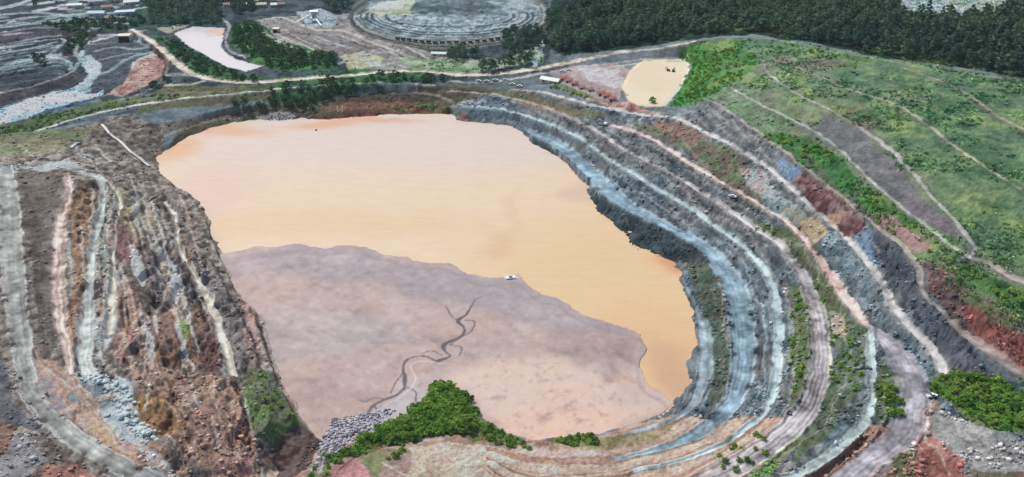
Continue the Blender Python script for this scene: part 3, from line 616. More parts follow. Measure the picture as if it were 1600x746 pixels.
# -- tailings flat
TF = MUD_TOP + MUD_BOT
p = np.array(TF, float); tx, ty, _ = at_z(p[:, 0], p[:, 1], 0.5)
w, m = polymask(tx, ty, XS, YS); mm = m.astype(np.float32); zone[w][m] = 2; rough[w][m] = 0.05
p = np.array(LAKE + MUD_BOT + LEFT_SHORE, float); ax_, ay_, _ = at_z(p[:, 0], p[:, 1], 0.2); w2, m2 = polymask(ax_, ay_, XS, YS); m2 &= (HB[w2] < .4)
zone[w2][m2] = 2; rough[w2][m2] = .05; blend(w2, m2.astype(np.float32), (176,154,148))
blend(w, mm, (184,156,144)); blend(w, mm * np.clip(n1[w] * 2 + .2, 0, 1), (172,152,146), .8)
def mud(poly, c, a, soft=10):
    q = np.array(poly, float); x, y, _ = at_z(q[:, 0], q[:, 1], 0.5)
    ww, k = polymask(x, y, X + 16 * WXn, Y + 16 * WYn, 20)
    kf = k.astype(np.float32)
    for _ in range(soft):
        r = np.pad(kf, 2, mode='edge'); kf = (r[:-4, 2:-2] + r[4:, 2:-2] + r[2:-2, :-4] + r[2:-2, 4:] + kf) / 5
    blend(ww, kf * (zone[ww] == 2), c, a)
mud([(345,395),(470,380),(560,384),(660,410),(800,435),(860,462),(1000,522),(960,540),(850,510),(740,480),(600,450),(450,430),(370,430)], (152,142,147), .85, 12)
mud([(690,600),(760,560),(900,560),(1000,570),(1050,625),(960,680),(850,690),(760,660)], (226,192,172), .95, 16)
mud([(760,640),(900,640),(1000,640),(960,680),(850,690),(780,676)], (234,190,162), .9, 12)
mud([(450,590),(560,590),(580,630),(480,660),(450,640)], (178,148,138), .9, 12)
mud([(860,520),(1000,520),(1000,575),(940,590),(900,570)], (168,144,138), .9, 10)
mud([(930,545),(985,535),(1000,570),(980,592),(935,590)], (150,126,120), .8, 6)
mud([(400,500),(520,480),(640,520),(560,560),(430,560)], (162,152,150), .8, 14)
mud([(490,560),(620,520),(680,540),(600,590),(500,600)], (178,154,146), .8, 14)
mud([(580,650),(640,590),(690,580),(670,620),(620,664),(560,690),(520,690)], (186,178,180), .9, 4)
mud([(960,570),(1010,590),(1040,620),(1020,640),(950,620)], (204,172,156), .8, 8)
fl = (zone[w] == 2) * 1.0
st = fbm(X[w] + .6 * Y[w] + n1[w] * 40, Y[w] * 1.5 + n1[w] * 34, 24, 6, 12, .62)
blend(w, fl * np.clip(st * 2.2 - .2, 0, 1), (208,190,182), .5); blend(w, fl * np.clip(-st * 2.2 - .3, 0, 1), (124,108,110), .5)
blend(w, fl * np.clip(n2[w] * 2 - .5, 0, 1), (200,182,176), .4); mt = fbm(X[w], Y[w], 5, 4, 66, .7); blend(w, fl * np.clip(mt * 2 - .2, 0, 1), (212,196,190), .4); blend(w, fl * np.clip(-mt * 2 - .3, 0, 1), (116,98,100), .4)
for k in range(60):
    x0 = rnd.uniform(360, 900); y0 = rnd.uniform(400, 640); l = rnd.uniform(10, 50)
    stroke([(x0 - l, y0 + l * .15), (x0, y0 - rnd.uniform(0, 8)), (x0 + l, y0 + rnd.uniform(-8, 8))], rnd.uniform(1.5, 5), rnd.choice([(184,176,182), (200,186,182), (134,124,130)]), rnd.uniform(.15, .4), soft=1.0)
stroke(MUD_TOP, 9, (196,170,148), .45, soft=1.0)
stroke([(q[0] - 3, q[1] + 12) for q in MUD_TOP], 10, (132,122,130), .4, soft=1.0)
CH = [([(738,478),(728,492),(716,500),(724,512),(722,524),(706,532),(694,540),(696,550),(704,556),(694,562),(680,566)], [2,4,5,3,5,6,7,4,3,5,6], (92,84,90)),
      ([(728,500),(742,504),(738,516),(722,526),(705,538),(712,540),(722,544),(718,556)], [3,3,2,2,2,2,3,2], (128,118,122)),
      ([(680,566),(665,558),(648,558),(634,564),(628,574),(632,590),(634,604),(622,616),(600,624),(586,632),(575,644)], [3,4,4,4,3,5,5,5,5,5,6], (104,88,90)),
      ([(628,584),(618,600),(610,614)], [2,3,2], (128,112,112))]
for a, wd, c in CH:
    stroke([(q[0] + 2, q[1] + 3) for q in a], [t + 7 for t in wd], (190,178,178), .35, rg=.05, soft=1.0, sharp=False)
CH += [([(690,556),(676,548),(662,552)], [2,2,1], (120,108,112)), ([(716,500),(704,492),(696,478)], [2,2,1], (128,116,120)), ([(634,604),(650,612),(652,628)], [2,2,1], (128,112,114)), ([(600,624),(586,620),(572,628),(560,626)], [2,2,2,1], (126,110,112)),
       ([(575,644),(560,650),(548,662),(536,668)], [4,3,3,2], (110,98,104)), ([(575,644),(572,656),(560,668)], [3,3,2], (110,98,104)), ([(586,634),(590,648),(580,660)], [3,2,2], (110,98,104)), ([(738,478),(744,468),(752,464)], [2,2,1], (128,118,122))]
for a, wd, c in CH: stroke(a, [t * (.7 + .6 * rnd.random()) + .4 for t in wd for _ in (0,)], mix(c, (50,42,46), .4), 1.0, rg=.05, soft=.3)
stroke([(575,646),(550,662),(530,676),(515,690)], [10,16,18,14], (196,196,206), .7, soft=1.0)
stroke([(690,569),(665,565),(646,569),(641,577),(648,590),(644,604),(626,621),(600,634)], 2.2, (224,208,202), .8)
stroke([(640,560),(668,556)], 3, (214,202,200), .8, gap=3)
paint([(500,690),(520,660),(560,650),(590,640),(620,636),(600,664),(560,690),(520,700)], (166,160,172), (190,184,190), n3, rg=1.2, sharp=True)
paint([(480,735),(500,700),(530,690),(500,745)], (170,160,158), (110,104,104), n3, rg=2.0, sharp=True)
paint([(440,690),(470,668),(500,690),(480,735),(440,750)], (92,80,76), (70,62,60), n3, rg=1.6)
paint([(408,735),(420,705),(450,690),(478,692),(470,712),(440,738)], (58,48,48), (76,66,62), n3, rg=1.5)
stroke([(788,434),(808,433)], 5, (228,224,226)); stroke([(744,655),(760,664)], 8, (220,206,190)); stroke([(1054,424),(1062,430)], 9, (216,200,186))
# pale basins by the sheds
paint([(835,112),(880,106),(960,100),(985,110),(972,150),(960,160),(890,140)], (170,150,146), (140,130,128), n3, rg=.8)
paint([(900,108),(965,106),(975,130),(960,140),(930,130)], (176,168,174), (196,184,182), n3)
stroke([(925,106),(960,104),(1010,98)], 4, (214,196,160))
paint([(985,165),(968,140),(985,110),(1010,93),(1072,90),(1077,105),(1062,140),(1040,166),(1010,168)], (240,222,188), (234,214,178), n1, rg=.1, sharp=True, zn=5)
stroke([(1070,92),(1075,108),(1060,138),(1038,164)], 7, (222,212,196))
paint([(856,128),(900,140),(960,162),(950,160),(880,142)], (84,108,64), (104,100,80), n3)
paint([(905,150),(960,160),(1040,180),(1060,186),(960,170)], (150,108,100), (176,140,130), n3)
# pond bed
rough[(X < -110) & (Y < 470) & (zone == 0)] *= .72
p = np.array(LAKE + MUD_TOP[::-1] + LEFT_SHORE, float); x, y, _ = at_z(p[:, 0], p[:, 1], 0)
w, m = polymask(x, y, X, Y, 2); zone[w][m & (HB[w] < -0.5)] = 3; blend(w, (m & (HB[w] < -.5)) * 1.0, (206,170,130)); rough[w][m & (HB[w] < -.5)] = 0.05

# -- roads
ROADZ = []; BERM = np.zeros((NU, NV), np.float32)
for k in range(20):                                                  # pinkish earth streaks along the low road
    t = rnd.uniform(0, 1); cx = 60 + t * 130; cy = 560 + t * 130 + rnd.uniform(-8, 10)
    stroke([(cx - 22, cy - 34), (cx, cy), (cx + 30, cy + 26)], rnd.uniform(3, 8), rnd.choice([(186,146,124), (150,116,100), (206,180,160), (120,104,100)]), .6, sharp=False)
for key, r in ROADS.items():
    if r['paintw'] == 0: continue
    w, D, Z, W, L, A = r['field']
    P = r['P']
    w, D, Z, W, L, A = linefield(P, float(P[:, 3].max()) * .6 + 12, XS, YS)
    hw = np.maximum(W * 0.5, 0.8)
    k = np.clip((1.04 + .3 * n3[w] + .25 * n2[w] - D / hw) / 0.3, 0, 1) * (1 - .45 * np.clip(n3[w] * 2.2, 0, 1) * np.clip((D / hw - .2) * 2, 0, 1))
    st = vnoise(L / np.maximum(hw, 1) * 5 + 40, A / 60.0) * .8 + .9 * n2[w] + vnoise(L * 1.3 + 9, A / 25.0) * .6 + .7 * n3[w] + .45 * np.sin(L * 2.6 + n2[w] * 1.5) * (np.abs(L) < hw * .75) * (key != 'L0')
    k = k * np.clip(1.6 - np.abs(HB[w] - Z) / .7, 0, 1)
    c = np.array(r['col'], np.float32) * 1.06 * (1 + r['streak'] * .5 * st[..., None])
    q = col[w]; q += (c - q) * k[..., None]
    if r['edge'] is not None:
        e = np.clip(1 - np.abs(np.abs(L) / hw - 0.93) * np.maximum(hw, 2.5) / 1.5, 0, 1) * (n3[w] > -.25) * np.clip(1.5 - np.abs(HB[w] - Z) / .6, 0, 1)
        blend(w, e, r['edge'], .85)
    bm_ = np.clip(1 - np.abs(D / hw - 1.0) * hw / 1.3, 0, 1) * (W > 3) * np.clip(1.2 + n2[w] * 1.6, .2, 1) * (np.abs(HB[w] - Z) < 1.2); BERM[w] = np.maximum(BERM[w], bm_)
    ROADZ.append((w, k > .5))
    zi = len(ZONES); ZONES.append('haul_road'); zone[w][(k > .5) & (~np.isin(zone[w], (2, 4, 5)))] = zi
    rough[w] = np.where(k > .3, 0.22, rough[w])
    ek = (D / hw > 1.08) & (D < hw + 3.0)                               # broken windrow and ditch beside the road
    blend(w, ek * np.clip(n3[w] * 3 + .1, 0, 1), mix(r['col'], (70,70,70), .7), .5)

for k in range(220):                                                  # broken ledges and slips across the terraces
    t = rnd.random(); cx = rnd.uniform(840, 1420); cy = rnd.uniform(190, 680)
    if not (cx > 930 + (cy - 300) * .42 and cx > 900 and cy < 690 and cx < 1180 + cy * .6): continue
    l = rnd.uniform(5, 16); ang = .6 + max(0, (cy - 250) / 260) * .9
    stroke([(cx - l * math.cos(ang), cy - l * math.sin(ang)), (cx + l * math.cos(ang), cy + l * math.sin(ang))], rnd.uniform(1.2, 3.5), rnd.choice([(160,166,166), (60,64,68), (140,124,118), (176,178,176), (52,52,54)]), rnd.uniform(.25, .6), sharp=False) if zone[tuple(int(q) for q in gi(*[float(v_[0]) for v_ in trace(cx, cy)[:2]]))] == 0 else None
xs, ys = world_poly(LH); w, m = polymask(xs, ys, X, Y); rough[w] = np.where(m, rough[w] * .74, rough[w])
# -- final relief
rough_s = rough.copy()
for _ in range(3):
    q = np.pad(rough_s, 1, mode='edge'); rough_s = (q[:-2, 1:-1] + q[2:, 1:-1] + q[1:-1, :-2] + q[1:-1, 2:] + rough_s) / 5
slope = np.hypot(np.gradient(HB, axis=1) / np.gradient(Y, axis=1), np.gradient(HB, axis=0) / np.maximum(np.gradient(X, axis=0), .01))
sl = np.clip(slope * 1.6, 0, 1.2)
rg = rough_s * np.clip((HB + 2.2) / 3, .0, 1)
xs, ys = world_poly([(110,285),(260,290),(335,390),(400,490),(430,580),(465,665),(430,740),(250,746),(225,640),(180,560),(120,540)])
w, m = polymask(xs, ys, XW, YW); crag = np.zeros((NU, NV)); crag[w] = m
for _ in range(12):
    q = np.pad(crag, 1, mode='edge'); crag = (q[:-2, 1:-1] + q[2:, 1:-1] + q[1:-1, :-2] + q[1:-1, 2:] + crag) / 5
cr1 = ridge(X * 1.5 + 8 * WXn - HB * .5, Y * .62, 19, 4, 51)
crag *= np.clip((HB - 3) / 10, 0, 1) * np.clip(rough_s - .25, 0, 1)
H = HB + rg * (0.9 * n2 + 0.5 * n3 + 0.9 * ridge(X, Y, 17, 4, 21) * np.clip(rough_s - .6, 0, 2) + .25 * rill * sl + .5 * fbm(X, Y, 1.8, 2, 31))
trr = ph ** 3 - ph + .38
flat_ = np.clip(1.2 - rough_s * 3, 0, 1)
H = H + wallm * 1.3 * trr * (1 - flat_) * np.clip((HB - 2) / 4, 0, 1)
H = H + crag * 5.2 * (np.clip(cr1, -.5, .6) + .25 * np.sign(cr1) * np.clip(np.abs(cr1) * 4, 0, 1))
H = H + BERM * .9
H = np.where((zone == 2), HB + 0.05 * n3 + 0.15 * n2, H)
mott = 1 + np.where(np.isin(zone, (2, 3, 4, 5)), 0, 1) * (.22 * n3 + .2 * n2 + .14 * fbm(X3, Y3_, 1.7, 2, 88))
col = np.clip(col * mott[..., None], 4, 250)
q = np.pad(col, ((1, 1), (1, 1), (0, 0)), mode='edge')
col = col * .6 + .1 * (q[:-2, 1:-1] + q[2:, 1:-1] + q[1:-1, :-2] + q[1:-1, 2:])
def gz(x, y): return sample(H, np.asarray(x, float), np.asarray(y, float))

# ------------------------------------------------------------------ materials
def new_mat(name):
    m = bpy.data.materials.new(name); m.use_nodes = True
    nt = m.node_tree; return m, nt, nt.nodes['Principled BSDF']
def N(nt, t, **kw):
    n = nt.nodes.new(t)
    for k, x in kw.items(): setattr(n, k, x)
    return n
def noise_node(nt, scale, detail=5, rough=.6, vec=None):
    n = N(nt, 'ShaderNodeTexNoise'); n.inputs['Scale'].default_value = scale; n.inputs['Detail'].default_value = detail; n.inputs['Roughness'].default_value = rough
    if vec is not None: nt.links.new(vec, n.inputs['Vector'])
    return n
def ground_mat(name, amt=.35, bump=.6, rough=.95, spec=.1, scale=.45):
    m, nt, b = new_mat(name)
    at = N(nt, 'ShaderNodeAttribute', attribute_name='Col')
    geo = N(nt, 'ShaderNodeNewGeometry')
    na = noise_node(nt, scale, 6, .7, geo.outputs['Position']); nb = noise_node(nt, scale * 4.5, 4, .7, geo.outputs['Position'])
    ad = N(nt, 'ShaderNodeMath', operation='ADD'); nt.links.new(na.outputs[0], ad.inputs[0]); nt.links.new(nb.outputs[0], ad.inputs[1])
    mr = N(nt, 'ShaderNodeMapRange'); mr.inputs[1].default_value = .7; mr.inputs[2].default_value = 1.3
    mr.inputs[3].default_value = 1 - amt; mr.inputs[4].default_value = 1 + amt
    nt.links.new(ad.outputs[0], mr.inputs[0])
    vm = N(nt, 'ShaderNodeVectorMath', operation='SCALE'); nt.links.new(at.outputs['Color'], vm.inputs[0]); nt.links.new(mr.outputs[0], vm.inputs[3])
    nt.links.new(vm.outputs[0], b.inputs['Base Color'])
    b.inputs['Roughness'].default_value = rough; b.inputs['Specular IOR Level'].default_value = spec
    if bump:
        bp = N(nt, 'ShaderNodeBump'); bp.inputs['Strength'].default_value = bump; bp.inputs['Distance'].default_value = 1.2
        nt.links.new(ad.outputs[0], bp.inputs['Height']); nt.links.new(bp.outputs[0], b.inputs['Normal'])
    return m
M = {}
M['ground'] = ground_mat('broken_rock', .5, 1.0)
M['haul_road'] = ground_mat('packed_gravel', .14, .25, scale=.8)
M['grass_slope'] = ground_mat('rough_grass', .38, 1.0, scale=.7)
M['tailings_flat'] = ground_mat('wet_tailings', .07, .05, rough=.6, spec=.3, scale=.15)
M['pond_bed'] = ground_mat('silt', .1, .1)
M['settling_pond'] = ground_mat('milky_water', .03, .0, rough=.35, spec=.4, scale=.1)
M['sand_basin'] = ground_mat('fine_sand', .07, .1, scale=.2)

# ------------------------------------------------------------------ ground meshes: one sheet of points, split by kind of surface
gain = np.where(zone > 3, 1.14, np.where(np.isin(zone, (2, 3)), 1.12, np.where(zone == 1, 1.34, 1.33 + .16 * (X < -110) * (Y < 720) - .18 * (Y > 860) * (X < 60))))[..., None]          # brightens rock and grass to offset the slope shading in their tones
grey = col.mean(-1, keepdims=True)
sat = np.where(np.isin(zone, (2, 3)), 1.0, 1.04)[..., None]
cc = np.clip(grey + (col - grey) * sat, 4, 245) / 255
cc = cc + (gain - 1) * cc * (1 - cc) * 1.75
cc = np.clip(cc + np.where(np.isin(zone, (2, 3, 4, 5)), 0, .22)[..., None] * (cc - .42), .02, .95)   # stretches contrast about a mid tone, leaving mud and ponds alone
albedo = (lin(cc * 255) * ALB).astype(np.float32)
lum = albedo.mean(-1, keepdims=True)
verts = np.stack([X, Y, H], -1).reshape(-1, 3).astype(np.float32)
gu = np.gradient(np.stack([X, Y, H], -1), axis=0); gv = np.gradient(np.stack([X, Y, H], -1), axis=1)
nrm = np.cross(gu, gv); nrm /= np.linalg.norm(nrm, axis=-1, keepdims=True); nrm = nrm.reshape(-1, 3)
rgba = np.concatenate([albedo, np.ones((NU, NV, 1), np.float32)], -1).reshape(-1, 4)
ii, jj = np.meshgrid(np.arange(NU - 1), np.arange(NV - 1), indexing='ij')
q0 = (ii * NV + jj).ravel(); quads = np.stack([q0, q0 + NV, q0 + NV + 1, q0 + 1], -1)
fz = zone[:-1, :-1].ravel()
def np_mesh(name, vs, faces, mat, cols=None, nr=None, n=4):
    me = bpy.data.meshes.new(name)
    me.vertices.add(len(vs)); me.vertices.foreach_set('co', np.asarray(vs, np.float32).ravel())
    me.loops.add(len(faces) * n); me.loops.foreach_set('vertex_index', np.asarray(faces, np.int32).ravel())
    me.polygons.add(len(faces)); me.polygons.foreach_set('loop_start', np.arange(len(faces), dtype=np.int32) * n)
    if cols is not None:
        ca = me.color_attributes.new('Col', 'FLOAT_COLOR', 'POINT'); ca.data.foreach_set('color', np.asarray(cols, np.float32).ravel())
    me.update(calc_edges=True)
    if nr is not None:
        me.polygons.foreach_set('use_smooth', np.ones(len(faces), bool))
        me.normals_split_custom_set_from_vertices(np.asarray(nr, np.float32))
    if mat: me.materials.append(mat)
    return me
for zi, nm in enumerate(ZONES):
    sel = quads[fz == zi]
    if len(sel) == 0: continue
    used, inv = np.unique(sel, return_inverse=True)
    me = np_mesh(nm, verts[used], inv.reshape(-1, 4), M[nm], rgba[used], nrm[used])
    o = bpy.data.objects.new(nm, me); coll().objects.link(o); tag(o, kind='structure')

# ------------------------------------------------------------------ water
def flat_sheet(name, poly, z, mat, kind='structure'):
    p = np.array(poly, float); x, y, _ = at_z(p[:, 0], p[:, 1], z)
    import bmesh
    bm = bmesh.new(); vs = [bm.verts.new((x[k], y[k], z)) for k in range(len(x))]
    f = bm.faces.new(vs); bmesh.ops.triangulate(bm, faces=[f])
    bm.normal_update()
    for f in bm.faces:
        if f.normal.z < 0: f.normal_flip()
    me = bpy.data.meshes.new(name); bm.to_mesh(me); bm.free(); me.materials.append(mat)
    o = bpy.data.objects.new(name, me); coll().objects.link(o); tag(o, kind=kind); return o
def slurry_mat(name, stops, rough=.35, edges=()):
    m, nt, b = new_mat(name)
    geo = N(nt, 'ShaderNodeNewGeometry')
    return m, nt, b, geo
# slurry: silt clouds, partly the reflection gradient painted in (rust along the far and left banks, ochre to the east, milky in the middle)
m, nt, b = new_mat('slurry_water')
geo = N(nt, 'ShaderNodeNewGeometry')
wn1 = noise_node(nt, .012, 5, .55, geo.outputs['Position'])
sub = N(nt, 'ShaderNodeVectorMath', operation='MULTIPLY_ADD'); sub.inputs[1].default_value = (55, 55, 0); nt.links.new(wn1.outputs['Color'], sub.inputs[0]); nt.links.new(geo.outputs['Position'], sub.inputs[2])
def wmix(prev, c, cx, cy, r0, r1, sx=1, sy=1, amt=1.0, rot=0):
    mp = N(nt, 'ShaderNodeMapping'); mp.vector_type = 'TEXTURE'
    mp.inputs['Location'].default_value = (cx + 27, cy + 27, 0); mp.inputs['Scale'].default_value = (sx, sy, 1e6); mp.inputs['Rotation'].default_value = (0, 0, rot)
    nt.links.new(sub.outputs[0], mp.inputs[0])
    ln = N(nt, 'ShaderNodeVectorMath', operation='LENGTH'); nt.links.new(mp.outputs[0], ln.inputs[0])
    mr = N(nt, 'ShaderNodeMapRange'); mr.interpolation_type = 'SMOOTHERSTEP'; mr.inputs[1].default_value = r1; mr.inputs[2].default_value = r0; mr.inputs[3].default_value = 0; mr.inputs[4].default_value = amt
    nt.links.new(ln.outputs['Value'], mr.inputs[0])
    mx = N(nt, 'ShaderNodeMix', data_type='RGBA'); nt.links.new(mr.outputs[0], mx.inputs[0]); nt.links.new(prev, mx.inputs[6])
    mx.inputs[7].default_value = (*(lin(c) * ALB), 1); return mx.outputs[2]
rgb = N(nt, 'ShaderNodeRGB'); rgb.outputs[0].default_value = (*(lin((242,217,184)) * ALB), 1)
prev = rgb.outputs[0]
def wp(px, py): x, y, _ = at_z(px, py, 0); return float(x), float(y)
for (px, py, c, r0, r1, sx, sy, amt) in [
    (560, 215, (234,216,202), .3, 1.2, 330, 110, 1), (750, 215, (234,218,204), .2, 1.1, 170, 90, 1),  # paler far end is sky reflection put into the colour
    (300, 330, (236,206,186), .2, 1.1, 60, 150, .9), (960, 450, (240,208,162), .2, 1.2, 140, 150, 1), (1040, 560, (236,198,152), .2, 1, 60, 90, 1), (500, 350, (240,208,168), .2, 1.1, 200, 40, .8),
    (262, 236, (238,184,138), .1, 1, 44, 50, .8), (340, 204, (238,186,142), .1, 1, 90, 24, .8), (520, 196, (238,180,138), .1, 1, 70, 16, .8), (600, 190, (232,180,146), .1, 1, 70, 14, .8),
    (1040, 410, (232,160,120), .1, 1, 24, 24, .9), (1060, 590, (216,170,140), .1, 1, 24, 50, .7), (785, 385, (232,192,152), .2, 1.1, 14, 36, .55), (806, 330, (234,200,162), .1, 1.1, 9, 60, .45), (910, 300, (226,190,170), .1, 1, 22, 30, .6)]:
    x, y = wp(px, py); prev = wmix(prev, c, x, y, r0, r1, sx, sy, amt)
fw = N(nt, 'ShaderNodeMapping'); fw.inputs['Scale'].default_value = (.05, .16, 1); fw.inputs['Rotation'].default_value = (0, 0, .35); nt.links.new(geo.outputs['Position'], fw.inputs[0])
fn = noise_node(nt, 1.0, 8, .7, fw.outputs[0]); fm = N(nt, 'ShaderNodeMapRange'); fm.inputs[1].default_value = .3; fm.inputs[2].default_value = .7; fm.inputs[3].default_value = .94; fm.inputs[4].default_value = 1.05; nt.links.new(fn.outputs[0], fm.inputs[0])
fv = N(nt, 'ShaderNodeVectorMath', operation='SCALE'); nt.links.new(prev, fv.inputs[0]); nt.links.new(fm.outputs[0], fv.inputs[3]); prev = fv.outputs[0]
rp = noise_node(nt, .9, 4, .6, geo.outputs['Position']); rb_ = N(nt, 'ShaderNodeBump'); rb_.inputs['Strength'].default_value = .08; rb_.inputs['Distance'].default_value = .4; nt.links.new(rp.outputs[0], rb_.inputs['Height']); nt.links.new(rb_.outputs[0], b.inputs['Normal'])
nt.links.new(prev, b.inputs['Base Color']); b.inputs['Roughness'].default_value = .5; b.inputs['Specular IOR Level'].default_value = .16
M['slurry'] = m
wpts = [(q[0], q[1]) for q in LAKE] + [(1100, 640), (1000, 720), (900,700), (400, 700), (330, 420)] + LEFT_SHORE
water_outline = [(225,262),(250,228),(290,205),(350,180),(440,176),(560,172),(700,168),(800,180),(850,214),(935,262),(950,300),(1000,360),(1080,400),(1110,470),(1120,560),(1100,640),(1040,680),(1000,600),(980,560),(980,535),(930,515),(890,500),(840,475),(800,450),(730,440),(690,420),(560,400),(440,400),(360,412),(300,330),(240,290)]
flat_sheet('pond_water', water_outline, 0.0, M['slurry'])

# ------------------------------------------------------------------ small mesh builder
class MB:
    def __init__(s): s.v = []; s.f = []
    def add(s, vs, fs):
        n = len(s.v); s.v += [tuple(map(float, q)) for q in vs]; s.f += [tuple(n + i for i in f) for f in fs]; return s
    def box(s, x0, x1, y0, y1, z0, z1, tx=0, ty=0):
        return s.add([(x0,y0,z0),(x1,y0,z0),(x1,y1,z0),(x0,y1,z0),(x0+tx,y0+ty,z1),(x1-tx,y0+ty,z1),(x1-tx,y1-ty,z1),(x0+tx,y1-ty,z1)],
                     [(3,2,1,0),(4,5,6,7),(0,1,5,4),(1,2,6,5),(2,3,7,6),(3,0,4,7)])
    def tube(s, a, b, r0, r1, n=6):
        a = np.array(a, float); b = np.array(b, float); d = b - a; d /= max(np.linalg.norm(d), 1e-6)
        w = np.cross(d, (0, 0, 1) if abs(d[2]) < .9 else (1, 0, 0)); w /= np.linalg.norm(w); q = np.cross(d, w)
        vs = []
        for p, r in ((a, r0), (b, r1)):
            for k in range(n):
                t = 6.28318 * k / n; vs.append(p + r * (math.cos(t) * w + math.sin(t) * q))
        return s.add(vs, [(k, (k + 1) % n, n + (k + 1) % n, n + k) for k in range(n)] + [tuple(range(n))[::-1], tuple(range(n, 2 * n))])
    def mesh(s, name, mat, smooth=False):
        me = bpy.data.meshes.new(name); me.from_pydata(s.v, [], s.f); me.update()
        if mat: me.materials.append(mat)
        if smooth: me.polygons.foreach_set('use_smooth', np.ones(len(me.polygons), bool))
        return me
    def build(s, name, mat, parent=None, smooth=False):
        o = bpy.data.objects.new(name, s.mesh(name, mat, smooth)); coll().objects.link(o)
        if parent: o.parent = parent
        return o
def empty(name, loc, rz=0, sc=1.0):
    o = bpy.data.objects.new(name, None); o.location = loc; o.rotation_euler = (0, 0, rz); o.scale = (sc, sc, sc) if np.isscalar(sc) else sc
    o.empty_display_size = .5; coll().objects.link(o); return o
def copy_tree(src, loc, rz=0, sc=None, children=None):
    r = src.copy(); coll().objects.link(r); r.location = loc; r.rotation_euler = (0, 0, rz)
    if sc is not None: r.scale = (sc, sc, sc) if np.isscalar(sc) else sc
    for ch in (children if children is not None else list(src.children)):
        c = ch.copy(); coll().objects.link(c); c.parent = r
        for g in list(ch.children):
            d = g.copy(); coll().objects.link(d); d.parent = c
    return r
def gp(px, py):
    x, y, _ = trace(px, py); return float(x[0]), float(y[0])

# ------------------------------------------------------------------ foliage
def foliage_mat(name, c0, c1, c2):
    m, nt, b = new_mat(name)
    oi = N(nt, 'ShaderNodeObjectInfo'); at = N(nt, 'ShaderNodeAttribute', attribute_name='Col'); sp = N(nt, 'ShaderNodeSeparateColor')
    nt.links.new(at.outputs['Color'], sp.inputs[0])
    ad = N(nt, 'ShaderNodeMath', operation='ADD'); nt.links.new(oi.outputs['Random'], ad.inputs[0]); nt.links.new(sp.outputs[0], ad.inputs[1])
    ml = N(nt, 'ShaderNodeMath', operation='MULTIPLY'); ml.inputs[1].default_value = .5; nt.links.new(ad.outputs[0], ml.inputs[0])
    cr = N(nt, 'ShaderNodeValToRGB'); e = cr.color_ramp.elements
    e[0].position = .12; e[0].color = (*c0, 1); e[1].position = .88; e[1].color = (*c2, 1)
    k = e.new(.5); k.color = (*c1, 1)
    nt.links.new(ml.outputs[0], cr.inputs[0]); nt.links.new(cr.outputs[0], b.inputs['Base Color'])
    b.inputs['Roughness'].default_value = .75; b.inputs['Specular IOR Level'].default_value = .2
    tr = N(nt, 'ShaderNodeBsdfTranslucent'); nt.links.new(cr.outputs[0], tr.inputs['Color']); ms = N(nt, 'ShaderNodeMixShader'); ms.inputs[0].default_value = .35
    nt.links.new(b.outputs[0], ms.inputs[1]); nt.links.new(tr.outputs[0], ms.inputs[2]); nt.links.new(ms.outputs[0], nt.nodes['Material Output'].inputs['Surface'])
    return m
M['leaf_forest'] = foliage_mat('forest_leaves', (.03,.075,.058), (.065,.14,.098), (.15,.23,.13))
M['leaf_bank'] = foliage_mat('bank_leaves', (.03,.08,.045), (.055,.13,.06), (.10,.18,.075))
M['leaf_shrub'] = foliage_mat('shrub_leaves', (.08,.18,.03), (.20,.36,.055), (.37,.49,.11))
m, nt, b = new_mat('bark'); b.inputs['Base Color'].default_value = (.12,.1,.08,1); b.inputs['Roughness'].default_value = .9
nn = noise_node(nt, 3, 5); cr = N(nt, 'ShaderNodeValToRGB'); cr.color_ramp.elements[0].color = (.06,.05,.04,1); cr.color_ramp.elements[1].color = (.2,.17,.14,1)
nt.links.new(nn.outputs[0], cr.inputs[0]); nt.links.new(cr.outputs[0], b.inputs['Base Color']); M['bark'] = m
def leaf_arrays(rs, h, rad, base, nl, per, size, cone=0.0):
    """leaf clumps: small quads turned every way, gathered round the ends of limbs; returns verts (n,4,3), shade (n)"""
    out = []; sh = []
    for k in range(nl):
        t = (k + .5) / nl
        z = base + (h - base) * (.12 + .86 * t); env = rad * ((1 - cone * t) if cone else math.sqrt(max(.08, 1 - (2 * t - .85) ** 2 / 1.5)))
        a = k * 2.4 + rs.rand() * .8; rr = env * (.35 + .5 * rs.rand()) * (1 if t < .9 else .3)
        c = np.array([math.cos(a) * rr, math.sin(a) * rr, z]); lr = env * (.38 + .2 * rs.rand())
        d = rs.randn(per, 3); d /= np.linalg.norm(d, axis=1)[:, None]
        d[:, 2] = np.abs(d[:, 2]) * .75 - .2 * rs.rand(per)
        p = c + d * lr * (.6 + .45 * rs.rand(per, 1)) * np.array([1, 1, .8])
        nrm_ = d + .5 * rs.randn(per, 3); nrm_ /= np.linalg.norm(nrm_, axis=1)[:, None]
        w = np.cross(nrm_, rs.randn(per, 3)); w /= np.linalg.norm(w, axis=1)[:, None]; q = np.cross(nrm_, w)
        s1 = size * (.6 + .7 * rs.rand(per, 1)); s2 = s1 * (.5 + .4 * rs.rand(per, 1))
        out.append(np.stack([p + w * s1, p + q * s2, p - w * s1, p - q * s2], 1)); sh.append(np.clip(.5 + .3 * rs.randn() + .15 * rs.randn(per), 0, 1))
    return np.concatenate(out), np.concatenate(sh)
def leaf_mesh(name, A, S, mat):
    n = len(A); c = np.repeat(S, 4)
    return np_mesh(name, A.reshape(-1, 3), np.arange(n * 4).reshape(-1, 4), mat, np.column_stack([c, c, c, np.ones(len(c))]))
